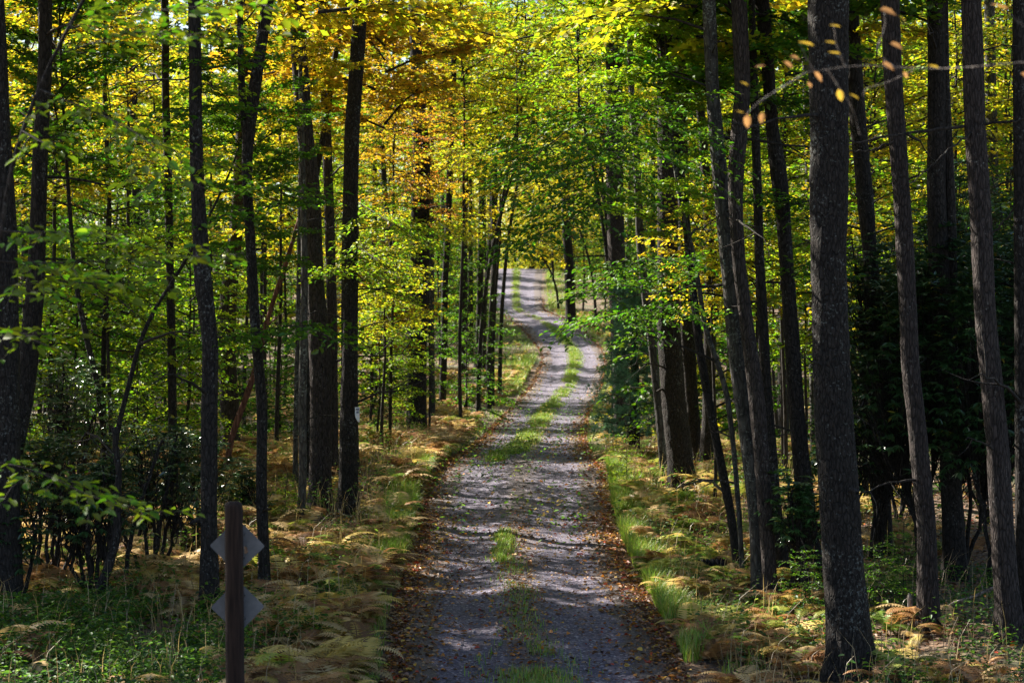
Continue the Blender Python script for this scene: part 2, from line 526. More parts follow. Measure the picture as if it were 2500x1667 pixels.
# ------------------------------------------------------------------ trunks
def trunk_mesh(P, rad, mat, seed, fine=True, ridge=0.07, seg=None):
    """a bark-furrowed tapering trunk along P (bottom to top)"""
    P = np.asarray(P, float); rad = np.asarray(rad, float)
    s = np.concatenate([[0], np.cumsum(np.linalg.norm(np.diff(P, axis=0), axis=1))])
    step = 0.09 if fine else 0.45
    n = max(8, int(s[-1] / step))
    q = np.linspace(0, s[-1], n)
    C3 = np.stack([np.interp(q, s, P[:, i]) for i in range(3)], 1); rr = np.interp(q, s, rad)
    k = max(3, int(.9 / step) | 1)
    for i in range(2):
        C3[:, i] = smooth(C3[:, i], k)
    rr = smooth(rr, k)
    seg = seg or (36 if fine else 10)
    th = np.arange(seg) / seg * 2 * math.pi
    A = np.array([1.0, 0, 0]); B = np.array([0, 1.0, 0])
    TH, Q = np.meshgrid(th, q)
    kx = np.cos(TH) * rr[:, None] * 10 + seed * 3.1; ky = np.sin(TH) * rr[:, None] * 10
    if fine:
        f = 1 - np.abs(vnoise(TH / (2 * math.pi) * 20 + 1.2 * vnoise(ky, Q * 1.1, seed), Q * 5 + 3 * np.floor(TH / (2 * math.pi) * 20), seed + 1))
        # both ends of the angle meet: fade the furrows across the seam
        fade = np.clip(np.minimum(TH, 2 * math.pi - TH) / .35, 0, 1)
        f = .5 + (f - .5) * fade
        disp = ridge * (f - .6) + .05 * vnoise(kx, Q * 1.3, seed + 2)
    else:
        disp = .05 * vnoise(kx, Q * .8, seed + 2)
    flare = np.exp(-np.clip(q, 0, None) / .35)[:, None] * (.55 + .22 * np.sin(TH * 4 + seed) + .14 * np.sin(TH * 7 + 2 * seed))
    Rr = rr[:, None] * (1 + disp + flare)
    V = C3[:, None] + Rr[..., None] * (np.cos(TH)[..., None] * A + np.sin(TH)[..., None] * B)
    i = np.arange(n - 1)[:, None] * seg; j = np.arange(seg)[None]; kk = (j + 1) % seg
    F = np.stack([i + j, i + kk, i + seg + kk, i + seg + j], -1).reshape(-1, 4)
    a = Acc(); a.add(V.reshape(-1, 3), F)
    return a.mesh('trunk', mat, True)


SUNV = np.array([-math.sin(R(SUN_AZ)) * math.cos(R(SUN_EL)), math.cos(R(SUN_AZ)) * math.cos(R(SUN_EL)), math.sin(R(SUN_EL))])
SPOTS = [(x, y, float(ground(x, y)), 3.4) for x, y in ((-.6, 43), (.5, 47), (0, 50), (-1, 45.5), (-.8, 33), (-3.2, 64), (-2.6, 69), (-3.4, 74), (1, 88), (1.5, 95), (2, 102), (2.4, 109), (2.8, 115), (1, 190), (1, 203),
                                                           (0, 197), (-6.6, 33.5), (-7.4, 35), (-4.2, 43), (3.3, 42), (3, 36), (-5.2, 38), (-3, 46), (-2.5, 49), (3, 46), (2.8, 32), (-3.4, 36))] + [(*px(1385, 760, 58), 3.4), (*px(1430, 880, 58), 3.4), (*px(1830, 1120, 29.6), 2.8)]
LIT = [(300, 190, 46), (480, 230, 50), (640, 260, 47), (610, 400, 58), (120, 120, 40), (900, 230, 52), (1240, 150, 76), (1380, 260, 72), (1640, 560, 41), (1740, 560, 40), (2010, 260, 43), (2190, 170, 46), (1980, 60, 52),
       (1960, 470, 50), (2110, 330, 52), (2320, 300, 47), (2310, 80, 50), (1740, 330, 55), (880, 640, 50), (250, 480, 40), (1060, 150, 70)]
SPOTS = np.array(SPOTS + [(*px(*q_), 2.6) for q_ in LIT]); SPOT_R = SPOTS[:, 3] / 3.4; SPOTS = SPOTS[:, :3]


def in_sun_gap(x, y, zc, rad):
    """would a crown centred here stand between the sun and one of the clearings' lit spots"""
    d = np.array([x, y, zc]) - SPOTS
    t_ = d @ SUNV
    return bool(np.any((t_ > 0) & (np.linalg.norm(d - t_[:, None] * SUNV, axis=1) < rad * SPOT_R)))


COL = dict(leafy=(.13, .21, .010), green=(.085, .185, .009), dgreen=(.045, .11, .012), lime=(.25, .35, .014), yellow=(.48, .46, .02), gold=(.54, .43, .02), orange=(.53, .33, .02), red=(.46, .19, .03))
tree_seed = 0


def traced_tree(name, label, pts, mat, height=18.0, color='lime', d=None, limbs=(), fine=True, ridge=.07, crown=True, cat='tree', group=None, crown_scale=1.0, depth_lean=0.0):
    """pts: (x, y, width) in the 2352 px photograph from the base upwards"""
    global tree_seed
    tree_seed += 1
    sd = tree_seed
    x0, y0, w0 = pts[0]
    b = at(x0, y0) if d is None else np.array([(x0 - CX) / FPX * d, d, 0.0])
    dist = b[1]
    b[2] = float(ground(b[0], b[1]))
    P = [np.array([b[0], b[1], b[2] - .15])]; rad = [w0 / 2 / FPX * dist]
    for x, y, w in pts[1:]:
        p = px(x, y, dist)
        if p[2] <= P[-1][2] + .05:
            continue
        P.append(p); rad.append(w / 2 / FPX * dist)
    top = b[2] + height
    dr = (P[-1] - P[-2]) / max(.1, P[-1][2] - P[-2][2])
    if P[-1][2] < top - 1:
        r_ = rad[-1]; p_ = P[-1].copy(); h = top - p_[2]
        for k in (.35, .7, 1.0):
            q = p_ + dr * h * k * (1 - .45 * k); q[2] = p_[2] + h * k
            P.append(q); rad.append(r_ * (1 - .8 * k))
    root = thing(name, label, cat, b, group)
    P = np.array(P) - b
    o = link('trunk', trunk_mesh(P, rad, mat, sd, fine, ridge), root)
    for lp in limbs:                                # limbs traced too: (x, y, width)
        Q = np.array([px(x, y, dist + (lp_d if len(z) else 0)) for x, y, lp_d, z in [(a[0], a[1], a[3] if len(a) > 3 else 0, [1]) for a in lp]]) - b
        Q2, L = bend(Q, 14)
        wr = np.interp(np.linspace(0, 1, 14), np.linspace(0, 1, len(lp)), [a[2] / 2 / FPX * dist for a in lp])
        a_ = Acc(); a_.add(*tube(Q2, wr, 8)); a_.obj('limb', mat, root, True)
    if fine:
        rs = np.random.default_rng(7000 + sd)
        for k in range(int(rs.integers(3, 7))):     # dead twigs and broken stubs on the lower trunk
            z_ = rs.uniform(1.2, min(9, height * .6)); j_ = int(np.argmin(np.abs(P[:, 2] - z_)))
            o_ = np.array([np.interp(z_, P[:, 2], P[:, 0]), np.interp(z_, P[:, 2], P[:, 1]), z_]); r0 = float(np.interp(z_, P[:, 2], rad))
            az = rs.uniform(0, 6.28); L_ = rs.choice([.18, .5, 1.1, 1.8]) * rs.uniform(.7, 1.3)
            d_ = np.array([math.cos(az), math.sin(az), rs.uniform(-.15, .5)])
            q_ = np.linspace(0, 1, 8)[:, None]
            tw = o_ + d_ * (r0 * .8 + L_ * q_) + np.array([0, 0, -.25 * L_]) * q_ ** 2 + rs.normal(0, .025 * L_, (8, 3)) * q_
            a_ = Acc(); rb = min(.03, .010 + .009 * L_) if L_ > .3 else min(.035, r0 * .3)
            a_.add(*tube(tw, np.linspace(rb, .003 if L_ > .3 else rb * .7, 8), 6))
            if L_ > .45:
                for kk in (3, 5):
                    e_ = tw[kk] + norm(d_ + rs.normal(0, .7, 3)) * L_ * .4
                    a_.add(*tube(bend(np.array([tw[kk], (tw[kk] + e_) / 2 + rs.normal(0, .03, 3), e_]), 6)[0], np.linspace(rb * .5, .002, 6), 4))
            a_.obj('dead_twig', M_TWIG, root, True)
    if crown:
        wd, lf = CANOPY[sd % len(CANOPY)]
        cp = P[-1] - np.array([0, 0, 9.0 * crown_scale])
        if in_sun_gap(*(b + P[-1] - [0, 0, 4.5 * crown_scale]), 3.2 * crown_scale):
            crown_scale *= .7; cp = P[-1] - np.array([0, 0, 9.0 * crown_scale])
        az = sd * 2.4
        link('branches', wd, root, cp, az, crown_scale)
        link('crown', lf, root, cp, az, crown_scale, COL[color])
    return root, b


T = []
OAK, BRN, GRY, DRK = M_BARK_OAK, M_BARK_BROWN, M_BARK_GREY, M_BARK_DARK
# --- right of the road
TR = {}
TR['R1'] = traced_tree('oak_tree', 'thickest dark oak trunk flecked with pale lichen, standing nearest on the right of the road', [(1957, 1545, 98), (1945, 1400, 96), (1928, 1150, 92), (1915, 950, 86), (1908, 784, 84), (1903, 600, 84), (1905, 300, 88), (1902, 0, 92)], OAK, 20, 'lime', ridge=.10)
TR['R2'] = traced_tree('maple_tree', 'brown ridged trunk curving left as it rises, mossy base beside a broken snag', [(2134, 1452, 46), (2128, 1200, 44), (2108, 1000, 42), (2092, 850, 41), (2085, 700, 41), (2075, 500, 40), (2056, 250, 41), (2043, 0, 44)], BRN, 18, 'lime', ridge=.09)
TR['R3'] = traced_tree('maple_tree', 'tall brown ridged trunk in front of the dark rhododendron, with bare twigs crossing it', [(2325, 1470, 58), (2308, 1300, 54), (2294, 1050, 52), (2280, 900, 50), (2264, 750, 48), (2254, 500, 48), (2240, 300, 48), (2231, 0, 44)], BRN, 19, 'gold', ridge=.09)
TR['R4'] = traced_tree('forest_tree', 'black double-stemmed trunk rising out of the top of the dark rhododendron', [(2196, 1330, 50), (2175, 900, 48), (2156, 600, 46), (2150, 400, 42), (2152, 200, 42), (2150, 0, 42)], DRK, 17, 'green', limbs=[[(2185, 900, 30), (2188, 600, 24), (2180, 380, 24), (2170, 200, 22), (2168, 0, 20)]])
TR['R5'] = traced_tree('forest_tree', 'dark leaning trunk showing just right of the thickest oak', [(2030, 1270, 42), (2012, 800, 36), (2000, 600, 34), (1985, 430, 38), (1968, 250, 40), (1950, 0, 40)], DRK, 17, 'gold')
TR['R6'] = traced_tree('forest_tree', 'dark trunk with a swollen knee halfway up, between the paired trunks and the thickest oak', [(1868, 1318, 52), (1845, 1100, 40), (1830, 950, 38), (1819, 784, 36), (1810, 650, 32), (1798, 480, 34), (1786, 380, 40), (1772, 290, 28), (1764, 150, 30), (1750, 0, 34)], DRK, 17, 'green')
TR['R7'] = traced_tree('forest_tree', 'short black trunk leaning behind the paired trunks', [(1800, 1340, 34), (1778, 1150, 32), (1760, 900, 26), (1745, 600, 22), (1735, 300, 20)], DRK, 14, 'green', crown_scale=.8)
TR['R8'] = traced_tree('maple_tree', 'grey lichened trunk of the crossing pair, in front, leaning to the left', [(1752, 1396, 42), (1740, 1200, 38), (1728, 1100, 37), (1714, 984, 36), (1700, 884, 38), (1689, 784, 40), (1680, 650, 40), (1664, 500, 38), (1649, 350, 36), (1636, 200, 30), (1628, 0, 31)], GRY, 17, 'yellow')
TR['R8b'] = traced_tree('oak_tree', 'brown furrowed trunk of the crossing pair, bowing out behind the grey one', [(1772, 1400, 32), (1766, 1280, 32), (1752, 1100, 34), (1741, 934, 38), (1728, 834, 34), (1716, 760, 32), (1697, 600, 30), (1688, 450, 34), (1694, 350, 40), (1707, 200, 37), (1697, 0, 37)], BRN, 18, 'gold', d=29.6, ridge=.1)
TR['R9'] = traced_tree('beech_tree', 'slim dark trunk leaning left over the road and forking near the top, with green sprays', [(1700, 1330, 16), (1680, 1184, 20), (1660, 1084, 22), (1630, 934, 20), (1606, 800, 19), (1596, 700, 18), (1584, 600, 18), (1574, 480, 18), (1562, 380, 18), (1546, 250, 18), (1536, 170, 20), (1533, 105, 22)], DRK, 12.5, 'lime', crown_scale=.6,
                        limbs=[[(1533, 112, 20), (1500, 75, 16), (1480, 50, 14), (1440, 22, 12), (1376, -20, 9), (1300, -60, 6)], [(1533, 105, 16), (1505, 72, 14), (1487, 40, 13), (1476, 0, 12), (1470, -60, 9)], [(1540, 110, 9), (1570, 70, 8), (1605, 20, 7), (1640, -40, 5)]])
TR['R9b'] = traced_tree('beech_tree', 'thin bare stem running close beside the slim forking trunk', [(1708, 1345, 11), (1698, 1184, 12), (1686, 1034, 12), (1670, 900, 13), (1640, 810, 13), (1618, 750, 12), (1605, 650, 11), (1586, 550, 10), (1560, 450, 9), (1545, 350, 8), (1534, 225, 7), (1528, 60, 6)], GRY, 9.5, 'lime', crown_scale=.4)
TR['R10'] = traced_tree('oak_tree', 'stout straight trunk with a flared foot beside the fern bank right of the road', [(1572, 1128, 62), (1562, 1050, 58), (1548, 934, 56), (1537, 784, 54), (1534, 600, 48), (1533, 350, 45), (1530, 150, 42), (1528, 0, 40)], OAK, 20, 'gold', ridge=.09)
TR['R10b'] = traced_tree('maple_tree', 'slender grey trunk just left of the stout flared one', [(1530, 1114, 19), (1512, 934, 18), (1497, 784, 18), (1482, 680, 18), (1470, 560, 18), (1462, 350, 17), (1452, 250, 14), (1445, 50, 13)], GRY, 16, 'yellow')
TR['R10c'] = traced_tree('maple_tree', 'dark trunk half hidden behind the stout flared one', [(1605, 1086, 30), (1590, 950, 32), (1579, 784, 34), (1572, 600, 30), (1566, 300, 26), (1560, 0, 24)], DRK, 17, 'green')
TR['R13'] = traced_tree('maple_tree', 'mossy trunk bending left between the forking beech and the grey lichened trunk', [(1622, 1088, 36), (1628, 940, 30), (1630, 784, 26), (1632, 600, 24), (1624, 450, 22), (1612, 280, 20), (1594, 140, 20), (1570, 0, 19)], DRK, 16, 'lime')
TR['R14'] = traced_tree('forest_tree', 'dark trunk cut off by the right-hand edge of the picture', [(2352, 1460, 36), (2348, 1000, 34), (2345, 500, 32), (2340, 0, 30)], DRK, 18, 'green')
TR['R15'] = traced_tree('maple_tree', 'thin pale trunk showing just left of the upper part of the thickest oak', [(1872, 1050, 18), (1860, 500, 17), (1852, 200, 16), (1846, 0, 15)], GRY, 17, 'yellow', fine=False)
TR['R11'] = traced_tree('oak_tree', 'tall greyish trunk rising behind the small white pine, veiled by green sprays', [(1430, 1014, 34), (1424, 784, 38), (1416, 600, 40), (1411, 350, 39), (1411, 55, 38), (1410, -40, 37)], BRN, 22, 'gold')
TR['R18'] = traced_tree('forest_tree', 'dark trunk standing on the right where the road bends below the crest', [(1312, 694, 24), (1306, 600, 22), (1300, 500, 20), (1296, 300, 18)], DRK, 18, 'yellow', d=138, fine=False)
TR['C1'] = traced_tree('forest_tree', 'dark trunk standing over the crest of the road, on the left of two', [(1222, 610, 14), (1221, 500, 13), (1218, 380, 11)], DRK, 20, 'gold', d=222, fine=False)
TR['C2'] = traced_tree('forest_tree', 'thin black trunk standing over the crest of the road, on the right of two', [(1253, 610, 11), (1249, 500, 10), (1240, 380, 9)], DRK, 20, 'yellow', d=216, fine=False)
# --- left of the road
TR['L1'] = traced_tree('oak_tree', 'dark thick trunk cut off by the left-hand edge of the picture', [(14, 1412, 78), (12, 1130, 66), (16, 784, 58), (10, 500, 56), (2, 300, 44), (-12, 0, 44)], DRK, 19, 'lime', ridge=.09)
TR['L2'] = traced_tree('maple_tree', 'dark trunk curving right as it rises, second from the left-hand edge', [(0, 1330, 54), (22, 1060, 52), (50, 934, 48), (70, 784, 46), (83, 650, 40), (87, 500, 36), (92, 350, 36), (104, 150, 32), (104, 0, 32)], DRK, 18, 'lime')
TR['L4'] = traced_tree('maple_tree', 'very thin dark stem among yellow leaves, left of the straight narrow trunk', [(236, 1140, 12), (238, 784, 11), (252, 500, 11), (246, 350, 10), (240, 200, 10), (242, 100, 9), (240, 0, 8)], DRK, 15, 'gold')
TR['L5'] = traced_tree('maple_tree', 'straight narrow dark trunk running up through the yellow foliage at left', [(400, 1130, 22), (397, 1000, 21), (394, 784, 19), (390, 600, 18), (386, 400, 18), (380, 200, 18), (380, 60, 18), (378, 0, 18)], DRK, 17, 'gold')
TR['L6'] = traced_tree('maple_tree', 'slim lichened trunk behind the signpost, forking into two stems high up', [(606, 1378, 27), (607, 1284, 25), (600, 1134, 25), (603, 934, 25), (588, 784, 23), (578, 600, 24), (566, 400, 22), (572, 290, 30), (585, 200, 28), (600, 100, 26), (616, 0, 29)], OAK, 17, 'gold',
                        limbs=[[(570, 330, 22), (558, 260, 17), (554, 180, 15), (552, 60, 14), (550, -60, 12)]])
TR['L7'] = traced_tree('oak_tree', 'dark straight trunk standing just left of the signpost', [(482, 1416, 42), (480, 1184, 38), (480, 984, 38), (484, 784, 36), (466, 650, 40), (455, 450, 32), (450, 300, 30), (446, 0, 28)], DRK, 18, 'gold', ridge=.08)
TR['L8'] = traced_tree('oak_tree', 'thick brown trunk leaning to the right behind the dead reddish pole', [(531, 1062, 46), (528, 934, 42), (518, 760, 44), (531, 620, 36), (548, 480, 32), (558, 300, 30), (566, 0, 28)], BRN, 19, 'yellow')
TR['L10'] = traced_tree('oak_tree', 'broad brown trunk with a slight lean left, beside the one with the white notice', [(735, 1172, 50), (736, 1084, 50), (738, 934, 50), (737, 820, 52), (722, 650, 42), (716, 450, 42), (700, 300, 38), (689, 150, 38), (681, 0, 35)], BRN, 20, 'gold', ridge=.09)
TR['L10b'] = traced_tree('maple_tree', 'dark thin trunk leaning steeply right across the broad brown trunk', [(705, 1130, 16), (706, 800, 15), (712, 500, 14), (726, 400, 14), (750, 275, 14), (770, 125, 13), (799, 10, 13)], DRK, 16, 'orange', d=42)
TR['L10d'] = traced_tree('maple_tree', 'brown trunk showing between the broad brown trunk and the notice trunk', [(766, 1105, 24), (764, 784, 23), (758, 550, 23), (752, 350, 22), (744, 150, 20), (740, 0, 18)], BRN, 17, 'orange')
TR['L10c'] = traced_tree('maple_tree', 'slim pale trunk bowed at its foot, in front and left of the broad brown trunk', [(687, 1222, 17), (696, 1100, 18), (694, 934, 19), (698, 784, 18), (700, 600, 15), (694, 350, 13)], GRY, 11, 'gold', crown_scale=.6)
TR['L10e'] = traced_tree('maple_tree', 'thinnest pole close to the slim bowed trunk', [(677, 1146, 12), (680, 934, 11), (684, 750, 10), (688, 500, 9)], GRY, 10, 'gold', crown_scale=.5)
TR['L11'] = traced_tree('oak_tree', 'dark oak trunk with a white notice nailed to its side', [(800, 1177, 44), (800, 1084, 42), (802, 934, 41), (803, 784, 39), (802, 600, 37), (805, 450, 36), (809, 300, 35), (819, 150, 34), (829, 0, 34)], OAK, 19, 'orange', ridge=.09)
TR['L12'] = traced_tree('oak_tree', 'thick upright trunk on the fern bank nearest the left road edge', [(957, 1008, 46), (957, 900, 44), (959, 784, 45), (965, 600, 44), (967, 350, 42), (960, 200, 30), (950, 0, 26)], DRK, 21, 'orange')
TR['L13'] = traced_tree('maple_tree', 'thin trunk with a slight lean right behind the fern bank trunk', [(1016, 935, 16), (1020, 784, 16), (1022, 650, 15), (1030, 500, 15), (1038, 250, 16), (1044, 100, 15), (1052, 0, 15)], DRK, 19, 'yellow')
TR['L14'] = traced_tree('maple_tree', 'thin pale trunk standing right beside the fern bank trunk', [(993, 950, 15), (991, 784, 14), (990, 600, 14), (990, 350, 13)], GRY, 17, 'yellow', d=73, fine=False)
TR['L16'] = traced_tree('forest_tree', 'dark far trunk in a row of three left of the road bend, leftmost of them', [(1064, 860, 15), (1066, 700, 14), (1068, 500, 13), (1072, 300, 12)], DRK, 18, 'gold', d=100, fine=False)
TR['L16b'] = traced_tree('forest_tree', 'dark far trunk in a row of three left of the road bend, middle one', [(1098, 850, 16), (1102, 700, 15), (1106, 500, 14), (1108, 300, 12)], DRK, 18, 'lime', d=106, fine=False)
TR['L20'] = traced_tree('maple_tree', 'dark trunk at the left road edge by the bend, its limb leaning across', [(1124, 884, 20), (1128, 784, 18), (1132, 700, 17), (1137, 600, 16), (1134, 400, 16), (1136, 250, 15), (1130, 100, 14)], DRK, 19, 'lime',
                         limbs=[[(1136, 330, 14), (1160, 295, 13), (1192, 253, 11), (1225, 215, 9), (1262, 190, 7)], [(1192, 253, 8), (1215, 225, 7), (1222, 190, 5)]])
TR['L17'] = traced_tree('maple_tree', 'crooked thin trunk slanting left behind the oak on the fern bank', [(948, 990, 16), (940, 720, 15), (918, 640, 14), (896, 550, 13), (884, 440, 12), (876, 300, 11)], DRK, 15, 'orange', d=68, fine=False)
TR['L19'] = traced_tree('maple_tree', 'thin bent dark stem leaning left above the evergreen thicket', [(246, 1210, 14), (240, 1000, 15), (222, 870, 14), (200, 784, 13), (172, 640, 11), (160, 480, 9)], DRK, 11, 'green', crown_scale=.6)
TR['L18'] = traced_tree('maple_tree', 'thin stem leaning steeply right out of the evergreen thicket', [(248, 1240, 13), (258, 1080, 13), (270, 984, 12), (296, 884, 12), (320, 784, 11), (360, 700, 10), (414, 620, 9), (470, 520, 7)], DRK, 8, 'green', crown_scale=.4, d=30)

# dead reddish pole leaning between the trunks
b = at(513, 1106)
dp = thing('dead_pole', 'dead reddish-brown leaning pole with no bark, propped among the trunks left of the road', 'dead tree', b)
Pd = np.array([b - [0, 0, .1]] + [px(x, y, b[1]) for x, y in ((532, 1000), (581, 869), (615, 730), (655, 610), (692, 490))]) - b
Q, L = bend(Pd, 30)
a = Acc(); a.add(*tube(Q, np.linspace(.075, .05, 30) * (1 + .1 * rng.normal(0, 1, 30)), 10)); a.obj('trunk', M_DEAD, dp, True)
a = Acc(); a.add(*tube(bend(np.array([Q[17], Q[17] + [.25, .1, .15], Q[17] + [.4, .1, .5]]), 6)[0], np.linspace(.02, .006, 6), 5)); a.obj('branch_stub', M_DEAD, dp, True)

# ------------------------------------------------------------------ the forest behind: tall trees and understory saplings
FTRUNK = []
for i in range(7):
    rg = np.random.default_rng(500 + i)
    h = 17 + i % 3 * 1.5
    zz = np.linspace(-.3, h, 9)
    wob = np.cumsum(rg.normal(0, .10, (9, 2)), 0) * np.linspace(0, 1, 9)[:, None]
    FTRUNK.append((trunk_mesh(np.column_stack([wob, zz]), np.interp(zz, [-.3, h * .5, h], [.19, .13, .04]) * (.75 + .12 * (i % 4)), (DRK, GRY, OAK, BRN)[i % 4], 40 + i, False), h, wob[-1]))

placed = [np.array([r_[1][0], r_[1][1]]) for r_ in TR.values()]


def clear(x, y, gap, road_gap=1.6):
    if road_l(y) - road_gap < x < road_r(y) + road_gap:
        return False
    return all((x - p[0]) ** 2 + (y - p[1]) ** 2 > gap * gap for p in placed)


def palette(x, y, z, rg):
    """which autumn colour grows where, by the place a tree is seen at"""
    u = CX + x / y * FPX; v = CY - z / y * FPX
    if u < 330:
        ks, ps = ('lime', 'green', 'yellow', 'gold'), (.36, .30, .22, .12)
    elif u < 800:
        ks, ps = ('gold', 'yellow', 'orange', 'lime', 'green'), (.30, .27, .06, .25, .12)
    elif u < 1060:
        ks, ps = ('gold', 'orange', 'yellow', 'lime', 'red'), (.30, .08, .22, .38, .02)
    elif u < 1420:
        ks, ps = ('yellow', 'lime', 'gold', 'orange'), (.36, .40, .18, .06)
    elif u < 1750:
        ks, ps = ('gold', 'yellow', 'lime', 'green'), (.30, .25, .25, .20)
    else:
        ks, ps = ('lime', 'green', 'gold', 'yellow'), (.28, .34, .20, .18)
    if v > 470 and rg.random() < .5:
        return ('green', 'green', 'lime')[rg.integers(3)]
    return ks[rg.choice(len(ks), p=np.array(ps) / sum(ps))]


side_name = lambda x, y: 'left' if x < (road_l(y) + road_r(y)) / 2 else 'right'
CNAME = dict(green='green', dgreen='dark green', lime='yellow-green', yellow='yellow', gold='golden', orange='orange', red='red')
rg = np.random.default_rng(11)
n = 0
for k in range(9000):
    y = 44 + 182 * rg.random() ** 1.1
    hwx = y * .30 + 5
    x = rg.uniform(-hwx - 10, hwx)
    if k < 400:                                    # the wood goes on to the left of the picture and shades the near road
        y = rg.uniform(24, 46); x = -rg.uniform(.265 * y + 1.2, 22)
    if (1135 < CX + x / y * FPX < 1335 and y < 152) or (y < 206 and road_l(y) - 2.5 < x < road_r(y) + 2.5):
        continue
    if not clear(x, y, (3.0 if k < 400 else 4.0) + y * .012, 2.2):
        continue
    if in_sun_gap(x, y, float(ground(x, y)) + 13, 3.4):
        continue
    placed.append(np.array([x, y])); n += 1
    me, h, tip = FTRUNK[rg.integers(len(FTRUNK))]
    z = float(ground(x, y)); c = palette(x, y, z + 12, rg)
    s = rg.uniform(.85, 1.25); rz = rg.uniform(0, 6.28)
    sd_ = side_name(x, y)
    root = thing('forest_tree', f'tall thin-trunked tree with {CNAME[c]} leaves in the woods behind, {sd_} of the road', 'tree', (x, y, z), f'{CNAME[c]} forest trees {sd_} of the road')
    link('trunk', me, root, None, rz, s)
    wd, lf = CANOPY[rg.integers(len(CANOPY))]
    q = np.array([tip[0] * math.cos(rz) - tip[1] * math.sin(rz), tip[0] * math.sin(rz) + tip[1] * math.cos(rz), h - 9.3]) * s
    a_ = rg.uniform(0, 6.28)
    link('branches', wd, root, q, a_, s); link('crown', lf, root, q, a_, s, COL[c])
    if n >= 212:
        break
print('forest trees', n)

zz = np.linspace(-.06, 1, 6)
t_ = Acc(); t_.add(*tube(np.column_stack([.05 * np.sin(zz * 5), .05 * np.cos(zz * 4), zz * 4.0]), np.linspace(.06, .035, 6), 8))
UTRUNK = t_.mesh('trunk', M_TWIG, True)
UZ = [(1.6 + .35 * (i % 3) + 5.6 + .9 * (i % 4)) / 2 for i in range(8)]


def sapling(x, y, hc, s, c, label, group, rg, lean=0.0):
    """an understory sapling whose crown is centred hc metres above the ground"""
    k = int(rg.integers(len(UNDER))); wd, lf = UNDER[k]
    z = float(ground(x, y)); rz = rg.uniform(0, 6.28)
    root = thing('maple_sapling', label, 'sapling', (x, y, z), group)
    lift = hc - UZ[k] * s
    bottom = max(.8, lift + (1.9 + .35 * (k % 3)) * s)
    if lean:                                       # reaches sideways for the light over the road
        t_ = Acc(); zz = np.linspace(-.06, 1, 14)
        t_.add(*tube(np.column_stack([lean * np.clip(zz, 0, 1) ** 2.4, 0 * zz, zz * bottom]), np.linspace(.07, .035, 14) * s, 8)); t_.obj('trunk', M_TWIG, root, True)
        p = (lean, 0.0, lift)
    else:
        link('trunk', UTRUNK, root, None, rz, (s, s, bottom / 4.0))
        off = (.05 * math.sin(5) * s, .05 * math.cos(4) * s)
        p = (off[0] * math.cos(rz) - off[1] * math.sin(rz), off[0] * math.sin(rz) + off[1] * math.cos(rz), lift)
    link('branches', wd, root, p, rz, s); link('crown', lf, root, p, rz, s, COL[c])
    return root


sap = []
